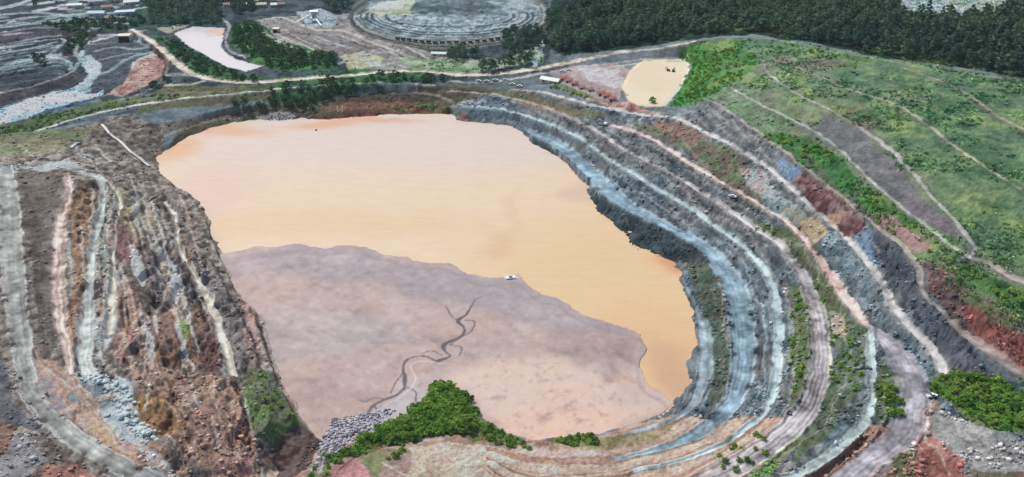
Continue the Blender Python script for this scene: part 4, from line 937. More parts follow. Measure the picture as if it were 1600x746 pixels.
def make_tree(name, seed, h, rad, base, nl, per, size, mat, label, group, cone=0.0, cat='tree'):
    rs = np.random.RandomState(seed); A, S = leaf_arrays(rs, h, rad, base, nl, per, size, cone)
    r = empty(name, (0, 0, 0)); tag(r, label, cat, group)
    c = bpy.data.objects.new('crown', leaf_mesh('crown', A, S, mat)); coll().objects.link(c); c.parent = r
    t = MB().tube((0, 0, -.8), (rs.randn() * .15, rs.randn() * .15, base + (h - base) * .75), .022 * h, .007 * h)
    for k in range(5):
        z = base + (h - base) * (.1 + .14 * k); a = k * 2.4; t.tube((0, 0, z * .9), (math.cos(a) * rad * .65, math.sin(a) * rad * .65, z + rad * .4), .008 * h, .003 * h, 4)
    t.build('trunk', M['bark'], r)
    return r, (A, S)
def poly_scatter(poly, spacing, jitter=True, seed=1):
    xs, ys = world_poly(poly); rs = np.random.RandomState(seed)
    x0, x1, y0, y1 = xs.min(), xs.max(), ys.min(), ys.max()
    gx, gy = np.meshgrid(np.arange(x0, x1, spacing), np.arange(y0, y1, spacing)); gx = gx.ravel() + rs.uniform(-.48, .48, gx.size) * spacing; gy = gy.ravel() + rs.uniform(-.48, .48, gy.size) * spacing
    m = np.zeros(len(gx), bool); n = len(xs)
    for k in range(n):
        a0, b0, a1, b1 = xs[k], ys[k], xs[(k + 1) % n], ys[(k + 1) % n]
        if b0 == b1: continue
        m ^= ((b0 > gy) != (b1 > gy)) & (gx < (a1 - a0) * (gy - b0) / (b1 - b0) + a0)
    return np.column_stack([gx[m], gy[m]])
def merge_scatter(name, protos, pts, scales, seed, mat, label=None, sink=.1):
    rs = np.random.RandomState(seed); VA = []; SA = []
    for k, (x, y) in enumerate(pts):
        A, S = protos[rs.randint(len(protos))]; a = rs.rand() * 6.28; s = scales[k]
        R = np.array([[math.cos(a), math.sin(a), 0], [-math.sin(a), math.cos(a), 0], [0, 0, 1]])
        VA.append((A @ R) * s * np.array([1, 1, .85 + .3 * rs.rand()]) + np.array([x, y, float(Zs[k]) - sink]) if False else ((A @ R) * s + np.array([x, y, 0]))); SA.append(np.clip(S * .6 + rs.rand() * .9 - .1, 0, 1.6))
    zz = gz(pts[:, 0], pts[:, 1])
    for k in range(len(VA)): VA[k][..., 2] += zz[k] - sink
    o = bpy.data.objects.new(name, leaf_mesh(name, np.concatenate(VA), np.concatenate(SA), mat)); coll().objects.link(o); tag(o, label, None, None, 'stuff'); return o
def place_many(protos, pts, scales, seed, sink=.3):
    """the first of each kind is the built one, the others copies of it and of its parts"""
    rs = np.random.RandomState(seed); zz = gz(pts[:, 0], pts[:, 1]); used = set()
    kids = {id(p): list(p.children) for p in protos}
    for k, (x, y) in enumerate(pts):
        p = protos[rs.randint(len(protos))]; loc = (x, y, float(zz[k]) - sink); a = rs.rand() * 6.28; s = scales[k]
        s = (s * (.9 + .2 * rs.rand()), s * (.9 + .2 * rs.rand()), s)
        if id(p) not in used: used.add(id(p)); p.location = loc; p.rotation_euler = (0, 0, a); p.scale = s
        else: copy_tree(p, loc, a, s, kids[id(p)])
    for p in protos:
        if id(p) not in used:
            for c in kids[id(p)]: bpy.data.objects.remove(c)
            bpy.data.objects.remove(p)
def pix(x, y, z):                                                      # where a point shows, only used to tell near from far
    dy, dz = y, z - CAM_H; f = dy * cP - dz * sP; return 800 + FOC * x / f, 373 - FOC * (dy * sP + dz * cP) / f

# forest beyond the hill
FOREST = [(858,86),(905,82),(960,74),(1080,56),(1180,50),(1280,68),(1400,90),(1500,106),(1640,126),(1700,110),(1720,-60),(1560,-62),(1575,24),(1500,38),(1400,32),(1385,-62),(930,-62),(905,10),(868,50)]
fpts = poly_scatter(FOREST, 8.6, seed=3)
# leave the clearing and the track open
kx, ky = gp(945, 36); fpts = fpts[fbm(fpts[:, 0], fpts[:, 1], 40, 3, 33) > -.42]; fpts = fpts[np.hypot(fpts[:, 0] - kx, (fpts[:, 1] - ky) * .7) > 16]
ed = np.hypot(fpts[:, 0], fpts[:, 1]); fpts = fpts[np.argsort(ed)]
fx, fy = pix(fpts[:, 0], fpts[:, 1], gz(fpts[:, 0], fpts[:, 1]) + 8)
vis = (fx > -30) & (fx < 1630) & (fy > -12)
near = fpts[vis][:300]; far = np.concatenate([fpts[vis][300:], fpts[~vis][:500]])
LAB = 'tall dark green tree standing in the dense forest beyond the grassy hill'
GRP = 'forest trees beyond the grassy hill'
TP = [make_tree('forest_tree', 100 + k, h, r, b_, nl, 34, sz, M['leaf_forest'], LAB, GRP, cn) for k, (h, r, b_, nl, sz, cn) in enumerate([(14,4.6,3,10,1.0,0),(16,4.2,4,11,1.0,0),(12,4.8,2.5,9,1.0,0),(18,3.6,4,12,.9,.75),(13,4.2,3,10,1.0,0)])]
rs = np.random.RandomState(5)
place_many([t[0] for t in TP], near, .55 + .75 * rs.rand(len(near)), 6)
merge_scatter('distant_forest', [t[1] for t in TP], far, .5 + .95 * rs.rand(len(far)), 8, M['leaf_forest'], 'dense dark forest canopy reaching to the top edge')

# other trees by place
def grove(name, label, group, polys, spacing, seed, hs, mat, scale=(.7, 1.2), cat='tree', per=26, size=.8, sink=.3, cap=999, cone=0):
    protos = [make_tree(name, seed * 10 + k, h, r, b_, nl, per, size, M[mat], label, group, cone, cat) for k, (h, r, b_, nl) in enumerate(hs)]
    pts = np.concatenate([poly_scatter(p, spacing, seed=seed + i) for i, p in enumerate(polys)])
    pts = pts[np.argsort(np.hypot(pts[:, 0], pts[:, 1]))]; zz = gz(pts[:, 0], pts[:, 1]); fx, fy = pix(pts[:, 0], pts[:, 1], zz + 2)
    v_ = (fx > -20) & (fx < 1620) & (fy > -8) & (fy < 765); pts = pts[v_]
    rs = np.random.RandomState(seed); sc = scale[0] + (scale[1] - scale[0]) * rs.rand(len(pts))
    place_many([p[0] for p in protos], pts[:cap], sc[:cap], seed, sink)
    return pts, sc, [p[1] for p in protos], min(len(pts), cap)
print('forest', len(near), len(far))
r_ = grove('broadleaf_tree', 'dark tree in the wood behind the small white pond', 'trees behind the small white pond', [[(226,6),(240,44),(300,40),(352,36),(340,0),(300,-30),(240,-30)], [(500,-10),(548,-10),(546,18),(510,20)], [(355,-2),(400,-2),(396,22),(360,24)]], 10.5, 21, [(13,5.2,2,10),(11,5,1.6,9),(12,4.4,2,9)], 'leaf_forest'); print('wood', r_[3])
r_ = grove('bank_tree', 'bushy green tree on the bank right of the small white pond', 'bushy trees on the bank right of the small white pond', [[(362,44),(398,42),(424,66),(470,82),(520,88),(526,106),(440,110),(392,92),(366,70)]], 9, 22, [(8,4.6,.8,9),(7,4.4,.6,8),(6.5,4,.6,8)], 'leaf_bank'); print('bank', r_[3])
r_ = grove('roadside_tree', 'bushy green tree on the slope between the haul road and the far shore', 'bushy trees above the far shore', [[(405,160),(436,138),(520,128),(600,122),(700,122),(700,131),(610,136),(560,145),(515,155),(482,174),(436,178),(405,172)], [(360,160),(384,160),(388,186),(366,188)]], 9, 23, [(8,4.4,.8,9),(7,4.2,.6,8),(6,3.8,.5,8)], 'leaf_bank'); print('slope', r_[3])
r_ = grove('round_tree', 'rounded dark tree in the clump beside the rail loop', 'trees beside the rail loop', [[(690,82),(740,86),(756,94),(704,98)], [(742,112),(790,94),(840,88),(840,98),(760,116)], [(782,72),(800,52),(846,44),(850,66),(836,84),(800,88)], [(845,30),(900,6),(916,6),(880,40),(850,44)]], 9.5, 24, [(12,5,1.6,10),(10,4.6,1.4,9)], 'leaf_forest'); print('loop', r_[3])
r_ = grove('hedge_tree', 'low bushy tree in the green belts left of the white pond', 'low trees in the belts by the white pond', [[(252,60),(282,72),(330,104),(400,124),(398,127),(330,120),(300,106),(262,76)], [(70,36),(130,34),(200,28),(226,22),(226,44),(150,44),(110,50),(70,44)], [(104,60),(134,50),(140,54),(118,84),(100,84)], [(52,-2),(62,-2),(62,12),(54,12)], [(50,84),(72,88),(70,104),(56,100)], [(228,136),(262,118),(270,124),(240,144)]], 10, 25, [(6,3.6,.5,8),(5,3.6,.4,7)], 'leaf_bank'); print('belt', r_[3])

# shrubs: the biggest ones single, the others as cover
SH = [([(560,688),(600,666),(640,650),(668,622),(672,598),(700,604),(732,622),(748,655),(740,676),(690,676),(640,690),(600,696)], 3.4, (1.2, 1.7)),
      ([(748,660),(790,676),(830,694),(826,706),(780,696),(740,680)], 3.8, (.6, 1.0)),
      ([(872,686),(900,680),(935,684),(930,696),(880,698)], 3.6, (.9, 1.3)),
      ([(1456,600),(1490,584),(1540,586),(1600,614),(1640,640),(1640,680),(1600,668),(1540,664),(1490,636),(1460,618)], 3.9, (.6, 1.25)),
      ([(1374,600),(1410,600),(1412,646),(1380,655)], 5, (.8, 1.3)),
      ([(1120,715),(1180,680),(1210,690),(1180,730),(1120,746)], 6, (.5, .9)), ([(480,746),(510,716),(540,700),(560,702),(520,746)], 5, (.5, .9)), ([(592,716),(630,700),(632,712),(600,722)], 4, (.6,.9))]
shA = [make_tree('shrub', 300 + k, h, r, .15, nl, 54, .42, M['leaf_shrub'], 'leafy bright green shrub growing in the clumps around the near rim of the pit', 'bright green shrubs round the near rim', 0, 'shrub') for k, (h, r, nl) in enumerate([(2.5,2.6,7),(2.1,2.5,7),(2.9,2.4,8)])]
P_ = []; S_ = []
for k, (poly, sp, sc) in enumerate(SH):
    q = poly_scatter(poly, sp, seed=40 + k); P_.append(q); S_.append(sc[0] + (sc[1] - sc[0]) * np.random.RandomState(k).rand(len(q)))
P_ = np.concatenate(P_); S_ = np.concatenate(S_)
fx, fy = pix(P_[:, 0], P_[:, 1], gz(P_[:, 0], P_[:, 1]) + 1); k_ = (fx > -10) & (fx < 1610) & (fy < 760); P_ = P_[k_]; S_ = S_[k_]
o_ = np.argsort(-S_ / np.hypot(P_[:, 0], P_[:, 1])); P_ = P_[o_]; S_ = S_[o_]; print('shrubs', len(P_))
place_many([s[0] for s in shA], P_[:300], S_[:300], 9, .2)
if len(P_) > 300: merge_scatter('low_shrub_cover', [s[1] for s in shA], P_[300:], S_[300:], 10, M['leaf_shrub'], 'smaller green shrubs growing close between the bigger ones')
# green scrub on the hill strips and terraces
HS = [([(1065,72),(1150,64),(1180,90),(1150,136),(1090,156),(1052,164),(1078,110)], 5.5), ([(1190,214),(1235,208),(1290,232),(1330,266),(1400,326),(1436,358),(1400,370),(1350,328),(1290,280),(1240,240)], 5.2),
      ([(1512,414),(1560,438),(1640,474),(1640,520),(1590,490),(1540,460),(1504,440)], 4.6), ([(1440,360),(1500,400),(1520,430),(1500,440),(1440,390)], 8), ([(1180,64),(1290,80),(1400,106),(1390,120),(1300,104),(1200,88)], 8),
      ([(1235,450),(1258,470),(1264,560),(1240,620),(1236,540)], 5.5), ([(1295,500),(1350,540),(1354,600),(1300,650),(1296,560)], 6.5), ([(1165,350),(1230,360),(1290,420),(1320,480),(1290,490),(1250,410)], 6.5), ([(385,580),(420,590),(462,660),(440,690),(400,670)], 6.5), ([(600,166),(700,160),(700,176),(610,178)], 5), ([(850,128),(940,160),(930,162),(860,138)], 5), ([(0,205),(60,190),(160,164),(200,156),(200,164),(60,200),(0,222)], 7)]
sA = [leaf_arrays(np.random.RandomState(500 + k), 1.9, 1.9, .1, 5, 16, .55) for k in range(3)]
P2 = np.concatenate([poly_scatter(p, s, seed=60 + k) for k, (p, s) in enumerate(HS)])
P2 = P2[fbm(P2[:, 0], P2[:, 1], 24, 3, 44) > -.04]
merge_scatter('terrace_scrub', sA, P2, .6 + .8 * np.random.RandomState(3).rand(len(P2)), 12, M['leaf_shrub'], 'low green scrub on the terraces and hill strips'); print('scrub', len(P2))
# grass tufts all over the grassy ground, taking the colour of the ground they grow in
rs = np.random.RandomState(77)
def cells(mask, n):
    w_ = (mask & (np.abs(U) < .8) & (V < math.log(1150)) & (V > math.log(240))) * np.exp(0 * V)
    idx = np.flatnonzero(w_); idx = idx[rs.randint(len(idx), size=n)]; i_, j_ = idx // NV, idx % NV
    x = X[i_, j_] + rs.uniform(-1, 1, n) * .6; y = Y[i_, j_] + rs.uniform(-1, 1, n) * .8
    return x, y, albedo[i_, j_], RR[i_, j_]
def local_mat(name, amt=.2, rough=.9):
    m, nt, b = new_mat(name); at = N(nt, 'ShaderNodeAttribute', attribute_name='Col'); nt.links.new(at.outputs['Color'], b.inputs['Base Color']); b.inputs['Roughness'].default_value = rough; b.inputs['Specular IOR Level'].default_value = .15
    return m
M['tuft'] = local_mat('tuft_blades'); M['rubble'] = local_mat('broken_stone')
x, y, a_, _ = cells(zone == 1, 26000); keep = fbm(x, y, 22, 3, 71) > .02; x, y, a_ = x[keep], y[keep], a_[keep]; n = len(x)
z = gz(x, y); dist = np.hypot(x, y); A = []; C = []
for k in range(4):
    ang = rs.rand(n) * 6.28; s = (.35 + .7 * rs.rand(n)) * (.6 + dist / 1100); ox = rs.randn(n) * .7; oy = rs.randn(n) * .7
    w_ = np.stack([np.cos(ang) * s, np.sin(ang) * s, 0 * s], -1); up = np.stack([rs.randn(n) * .3, rs.randn(n) * .3, .6 + .9 * rs.rand(n)], -1) * (s[:, None] * .8)
    p = np.stack([x + ox, y + oy, z - .1], -1)
    A.append(np.stack([p - w_, p + w_, p + w_ * .8 + up, p - w_ * .8 + up], 1)); C.append(np.repeat((a_ * (.9 + 1.1 * rs.rand(n, 1)) * np.array([.95, 1.12, .85]))[:, None], 4, 1))
A = np.concatenate(A); C = np.concatenate(C).reshape(-1, 3)
o = bpy.data.objects.new('grass_tufts', np_mesh('grass_tufts', A.reshape(-1, 3), np.arange(len(A) * 4).reshape(-1, 4), M['tuft'], np.column_stack([np.clip(C, .01, .8), np.ones(len(C))]))); coll().objects.link(o); tag(o, 'tufts of rough grass and weeds over the green slopes', None, None, 'stuff')

# ------------------------------------------------------------------ stones
def rock_arrays(seed, rough=.28):
    import bmesh
    bm = bmesh.new(); bmesh.ops.create_icosphere(bm, subdivisions=2, radius=1.0); rs_ = np.random.RandomState(seed); ns = rs_.randn(13, 3); ns /= np.linalg.norm(ns, axis=1)[:, None]; dd = .42 + .3 * rs_.rand(13)
    for q in bm.verts:
        c = np.array(q.co)
        for k in range(13):
            e = c @ ns[k] - dd[k]
            if e > 0: c = c - ns[k] * e
        q.co = c * (1 + rough * .3 * rs_.randn())
    v_ = np.array([tuple(q.co) for q in bm.verts]); f_ = np.array([[q.index for q in f.verts] for f in bm.faces]); bm.free(); return v_, f_
def rock_small(seed):
    rs_ = np.random.RandomState(seed); v_ = np.array([(1,0,0),(0,1,0),(-1,0,0),(0,-1,0),(0,0,.9),(0,0,-.6),(.7,.7,.4),(-.7,.6,.5)], float)[:6]; v_ = v_ * (.7 + .6 * rs_.rand(6, 1)) + .15 * rs_.randn(6, 3)
    return v_, np.array([(0,1,4),(1,2,4),(2,3,4),(3,0,4),(1,0,5),(2,1,5),(3,2,5),(0,3,5)])
def scatter_rocks(name, x, y, cols, size, protos, label):
    n = len(x); z = gz(x, y); VV = []; FF = []; CC = []; off = 0
    pid = rs.randint(len(protos), size=n)
    for q, (pv, pf) in enumerate(protos):
        s_ = np.flatnonzero(pid == q); k = len(s_)
        if k == 0: continue
        a = rs.rand(k) * 6.28; ca, sa = np.cos(a), np.sin(a); sc = size[s_][:, None] * (.7 + .6 * rs.rand(k, 3)) * np.array([1, 1, .75])
        P0 = pv[None] * sc[:, None, :]; xx = P0[..., 0] * ca[:, None] - P0[..., 1] * sa[:, None]; yy = P0[..., 0] * sa[:, None] + P0[..., 1] * ca[:, None]
        VV.append(np.stack([xx + x[s_][:, None], yy + y[s_][:, None], P0[..., 2] + z[s_][:, None] + size[s_][:, None] * .15], -1).reshape(-1, 3))
        FF.append((pf[None] + (np.arange(k) * len(pv))[:, None, None]).reshape(-1, 3) + off); off += k * len(pv)
        CC.append(np.repeat(cols[s_], len(pv), 0))
    C = np.concatenate(CC); o = bpy.data.objects.new(name, np_mesh(name, np.concatenate(VV), np.concatenate(FF), M['rubble'], np.column_stack([np.clip(C, .01, .8), np.ones(len(C))]), n=3)); coll().objects.link(o); tag(o, label, None, None, 'stuff'); return o
RS = [rock_small(k) for k in range(5)]
x, y, a_, _ = cells((zone == 0) & (rough > .9), 34000); keep = (fbm(x, y, 12, 3, 91) > -.1) & ~((x < -110) & (y < 640) & (rs.rand(len(x)) < .6)); x, y, a_ = x[keep], y[keep], a_[keep]; n = len(x)
scatter_rocks('rubble', x, y, a_ * (.55 + 1.0 * rs.rand(n, 1)) + .03 * rs.rand(n, 1), .3 + 1.3 * rs.rand(n) ** 3 + .25 * rs.rand(n), RS, 'broken stone littering the pit slopes and ridges')
g_ = np.concatenate([poly_scatter([(500,690),(520,655),(560,648),(600,640),(620,640),(590,664),(550,690),(510,725),(490,740)], 1.5, seed=91), poly_scatter([(408,186),(440,177),(466,180),(455,190),(410,194)], 2.2, seed=92), poly_scatter([(702,168),(740,157),(760,162),(750,170)], 2.2, seed=93)]); n = len(g_)
scatter_rocks('pale_rubble', g_[:, 0], g_[:, 1], np.array([.34,.33,.36]) * (.35 + 1.1 * rs.rand(n, 1)), .4 + .9 * rs.rand(n), RS, 'grey white rubble spilling onto the mud flat')
m, nt, b = new_mat('pale_stone'); nn = noise_node(nt, .9, 6, .7); cr = N(nt, 'ShaderNodeValToRGB'); cr.color_ramp.elements[0].position = .3; cr.color_ramp.elements[0].color = (.22,.29,.30,1); cr.color_ramp.elements[1].position = .65; cr.color_ramp.elements[1].color = (.55,.61,.6,1)
tc = N(nt, 'ShaderNodeNewGeometry'); nt.links.new(tc.outputs['Position'], nn.inputs['Vector']); nt.links.new(nn.outputs[0], cr.inputs[0]); nt.links.new(cr.outputs[0], b.inputs['Base Color']); b.inputs['Roughness'].default_value = .9; M['pale_stone'] = m
rb = []
for k in range(4):
    v_, f_ = rock_arrays(k + 20); o = bpy.data.objects.new('boulder', np_mesh('boulder', v_, f_, M['pale_stone'], n=3)); coll().objects.link(o)
    tag(o, 'pale blue white boulder in the curved heap beside the lower left haul road', 'boulder', 'pale boulders heaped beside the lower left haul road'); rb.append(o)
line = smooth_pts([(150,590),(168,592),(184,600),(196,610),(202,626),(206,642),(214,656),(224,668),(236,680),(243,692)], 8); cnt = 0
for k, (px, py) in enumerate(line):
    for q in range(3):
        xx, yy = gp(px + rnd.uniform(-22, 7), py + rnd.uniform(-5, 8)); o = rb[cnt] if cnt < 4 else rb[cnt % 4].copy()
        if cnt >= 4: coll().objects.link(o)
        s = rnd.choice((.5, .7, 1.0, 1.4, 2.0)) * rnd.uniform(.85, 1.15); o.location = (xx, yy, float(gz(xx, yy)) + s * .2); o.rotation_euler = (rnd.uniform(-.4, .4), rnd.uniform(-.4, .4), rnd.uniform(0, 6)); o.scale = (s * rnd.uniform(1, 1.6), s, s * .8); cnt += 1

# ------------------------------------------------------------------ painted metal, plaster and other plain materials
def plain(name, c, rough=.6, var=.18, metal=0.0, scale=1.5):
    m, nt, b = new_mat(name); geo = N(nt, 'ShaderNodeNewGeometry'); nn = noise_node(nt, scale, 5, .65, geo.outputs['Position'])
    mx = N(nt, 'ShaderNodeMix', data_type='RGBA'); mx.inputs[6].default_value = (*[q * (1 - var) for q in c], 1); mx.inputs[7].default_value = (*[min(.9, q * (1 + var)) for q in c], 1)
    nt.links.new(nn.outputs[0], mx.inputs[0]); nt.links.new(mx.outputs[2], b.inputs['Base Color']); b.inputs['Roughness'].default_value = rough; b.inputs['Metallic'].default_value = metal; M[name] = m; return m
for nm, c, r_, mt in [('white_paint',(.75,.76,.76),.5,0),('white_roof',(.62,.68,.62),.6,0),('red_roof',(.42,.13,.1),.7,0),('beige_roof',(.6,.52,.4),.8,0),('opening_and_shade',(.02,.02,.025),.9,0),('plaster',(.5,.46,.42),.85,0),('pale_wall',(.55,.5,.48),.85,0),
                   ('grey_roof',(.3,.33,.35),.7,0),('brown_roof',(.3,.18,.13),.8,0),('blue_roof',(.35,.48,.55),.6,0),('dark_steel',(.05,.055,.06),.5,.3),('steel',(.4,.44,.45),.5,.3),('tyre',(.02,.02,.02),.9,0),('glass_dark',(.03,.04,.05),.15,0),('concrete',(.55,.54,.5),.85,0),('pale_concrete',(.6,.6,.58),.85,0),('yellow_paint',(.6,.4,.06),.5,0),('rust',(.22,.1,.07),.9,0)]:
    plain(nm, c, r_, .18, mt)
def building(name, label, group, px, py, w, d, h, rz, roof='grey_roof', wall='plaster', gable=True, cat='building', doors=1, dark_front=False, wins=2):
    x, y = gp(px, py); z = float(min(gz(x + a, y + b_) for a in (-w / 2, 0, w / 2) for b_ in (-d / 2, 0, d / 2)))
    z = max(z, float(gz(x, y)) - 1.2)
    r = empty(name, (x, y, z), rz); tag(r, label, cat, group)
    wl = MB().box(-w/2, w/2, -d/2, d/2, -1.5, h)
    if gable: wl.add([(-w/2, -d/2, h), (-w/2, d/2, h), (-w/2, 0, h + d * .26), (w/2, -d/2, h), (w/2, d/2, h), (w/2, 0, h + d * .26)], [(0, 2, 1), (3, 4, 5)])
    wl.build('wall', M[wall], r)
    e = .5
    if gable:
        t = .22; rise = d * .26; rf = MB()
        for s_ in (-1, 1):
            y1 = s_ * (d / 2 + e); z1 = h - e * rise / (d / 2)
            rf.add([(-w/2-e, 0, h+rise+.05), (w/2+e, 0, h+rise+.05), (w/2+e, y1, z1+.05), (-w/2-e, y1, z1+.05), (-w/2-e, 0, h+rise+t+.05), (w/2+e, 0, h+rise+t+.05), (w/2+e, y1, z1+t+.05), (-w/2-e, y1, z1+t+.05)], [(0,1,2,3),(7,6,5,4),(0,4,5,1),(1,5,6,2),(2,6,7,3),(3,7,4,0)])
        rf.build('roof', M[roof], r)
    else: MB().box(-w/2-e, w/2+e, -d/2-e, d/2+e, h + .01, h + .45).build('roof', M[roof], r)
    if dark_front: MB().box(-w/2+.8, w/2-.8, -d/2-.12, -d/2+.02, 0, h - 1).build('opening', M['opening_and_shade'], r)  # tipping shed: real opening; workshop: shade of its front painted dark
    else:
        for k in range(doors): cx = -w * .3 + k * w * .5; MB().box(cx - 1, cx + 1, -d/2 - .08, -d/2 + .02, 0, 2.4).build('door', M['dark_steel'], r)
        for k in range(wins): cx = w * .1 + k * w * .26; MB().box(cx - .7, cx + .7, -d/2 - .06, -d/2 + .02, 1.1, 2.3).build('window', M['glass_dark'], r)
    return r
# sheds beside the pale basin
building('storage_hall', 'long low white roofed hall at the left end of the red roofed sheds', None, 860, 127, 20, 7.5, 3.0, math.radians(-27), 'white_roof', 'pale_wall', cat='hall')
ORD = ['first','second','third','fourth','fifth','sixth','seventh','eighth']
for k, (px, py) in enumerate([(880,125),(888,129),(897,133),(909,139),(922,142),(939,148),(947,152),(956,157)]):
    building('shed', '%s red roofed shed from the white roofed hall beside the pale basin' % ORD[k] if k not in (3, 4) else 'low brown roofed shed, %s in the row from the white roofed hall' % ORD[k], 'red roofed sheds in a row beside the pale basin', px, py, 7.6 if k not in (3,4) else 6, 4.4, 2.9 if k not in (3,4) else 2.2, math.radians(24), 'red_roof' if k not in (3, 4) else 'brown_roof', 'pale_wall', cat='shed', doors=1, wins=1)
building('workshop', 'flat beige roofed workshop with a wide front darkened by painted shade above the grey yard', None, 196, 64, 14, 9, 7.5, math.radians(4), 'beige_roof', 'plaster', gable=False, dark_front=True)
building('tipping_shed', 'small pale shed with a dark opening at the head of the long white ramp', None, 432, 51, 7, 6, 5, math.radians(-8), 'beige_roof', 'plaster', gable=False, dark_front=True, cat='shed')
building('long_shed', 'narrow white roofed shed standing alone below the rail loop', None, 687, 87, 18, 5, 3, math.radians(-6), 'white_roof', 'pale_wall', cat='shed')
# settlement at the top left and behind the wood
vil = [(152,24,26,10),(168,14,18,9),(196,22,30,12),(206,6,24,10),(150,6,22,9),(184,2,26,9),(118,12,24,8),(96,4,20,8),(228,2,20,10),(172,32,12,8)]
roofs = ['blue_roof','white_roof','grey_roof','brown_roof']
plac = ['white','grey','rust brown','pale blue']
for k, (px, py, w_, d_) in enumerate(vil):
    rk = ['blue_roof','brown_roof','blue_roof','white_roof','grey_roof','brown_roof','white_roof','grey_roof','white_roof','brown_roof'][k]
    building('works_building', 'works building %s' % ['with a pale blue roof, nearest the green belt on its left half','with a brown roof just left of the big pale blue roof','with the big pale blue roof right beside the belt of trees','with a white roof at the frame edge over the blue roof','with a grey roof behind the two brown roofs','with a brown roof at the top edge between white and grey roofs','with a long white roof left of the brown roofs','with a grey roof, farthest left at the top edge','with a white roof against the dark wood','the smallest with a brown roof at the edge of the green belt'][k], 'works buildings at the top left', px, py, w_ * .8, d_ * .8, 4, math.radians(rnd.uniform(-12, 22)), rk, 'pale_wall', gable=k % 3 != 2)
for k in range(16):
    px = 352 + (k % 8) * 12.5 + rnd.uniform(-3, 3); py = 3 + (k // 8) * 7 + rnd.uniform(-1, 1)
    building('house', 'small pale house among the others at the top edge behind the wood', 'houses at the top edge behind the wood', px, py, 8, 7, 3.6, rnd.uniform(-.4, .4), rnd.choice(['brown_roof', 'beige_roof', 'white_roof', 'grey_roof']), 'plaster', cat='house')
# ore train on the loop
def wagon():
    r = empty('ore_wagon', (0,0,0)); tag(r, 'small dark ore wagon standing in the long line on the curved track of the loop', 'wagon', 'ore wagons on the loop')
    b_ = MB(); b_.box(-2.4, 2.4, -1.3, 1.3, 1.1, 3.3, -.25, -.2); b_.build('hopper', M['dark_steel'], r)
    MB().box(-2.3, 2.3, -1.05, 1.05, 3.31, 3.5, .5, .3).build('ore_load', M['rust'], r)
    MB().box(-2.9, 2.9, -.9, .9, .8, 1.08).build('frame', M['steel'], r)
    for sx in (-1.7, 1.7):
        for sy in (-1, 1): MB().tube((sx, sy * .85, .45), (sx, sy * 1.0, .45), .45, .45, 10).build('wheel', M['dark_steel'], r)
    return r
W0 = wagon(); kids = list(W0.children); arcp = ell(703, 27, 150, 42, n=200, a0=50, a1=125)
ax, ay, _ = trace([q[0] for q in arcp], [q[1] for q in arcp]); dd = np.concatenate([[0], np.cumsum(np.hypot(np.diff(ax), np.diff(ay)))])
s = 2.0; k = 0
while s < dd[-1] - 2 and k < 24:
    x = float(np.interp(s, dd, ax)); y = float(np.interp(s, dd, ay)); x2 = float(np.interp(s + 2, dd, ax)); y2 = float(np.interp(s + 2, dd, ay)); rz = math.atan2(y2 - y, x2 - x)
    loc = (x, y, float(gz(x, y)) + .25)
    if k == 0: W0.location = loc; W0.rotation_euler = (0, 0, rz)
    else: copy_tree(W0, loc, rz, None, kids)
    s += 8.2; k += 1
print('wagons', k)
# processing plant
x, y = gp(492, 34); z = float(gz(x, y)); pr = empty('processing_plant', (x, y, z), .1); tag(pr, 'white steel framed crushing plant with sloping conveyors and a tall hopper tower', 'plant')
fr = MB()
for sx in (-5, 5):
    for sy in (-4, 4): fr.box(sx-.3, sx+.3, sy-.3, sy+.3, -1, 13)
for zz in (4.5, 9, 13): fr.box(-5.3, 5.3, -4.3, 4.3, zz, zz + .35)
fr.build('frame', M['white_paint'], pr); MB().box(-3.4, 3.4, -2.8, 2.8, 9.4, 12.9, 0, 0).build('hopper', M['steel'], pr); MB().box(-3, 3, -2.6, 2.6, 4.9, 8.4, .6, .5).build('crusher', M['grey_roof'], pr)
for k, (ex, ey, ez, sx, sy, sz) in enumerate([(26,6,1,4,0,10), (-22,-8,1,-4,-1,9), (10,-26,1,1,-4,6), (-16,22,2,-2,4,10)]):
    c = MB(); a = np.array((sx, sy, sz), float); b_ = np.array((ex, ey, ez), float); d = (b_ - a); side = np.cross(d, (0,0,1)); side /= np.linalg.norm(side); side *= .9; up = np.array((0,0,1.1))
    c.add([a-side, a+side, b_+side, b_-side, a-side+up, a+side+up, b_+side+up, b_-side+up], [(3,2,1,0),(4,5,6,7),(0,1,5,4),(1,2,6,5),(2,3,7,6),(3,0,4,7)])
    c.build('conveyor', M['white_paint'], pr)
    t = MB(); q = a * .5 + b_ * .5; t.tube((q[0], q[1], -1), tuple(q), .25, .2); t.build('trestle', M['steel'], pr)
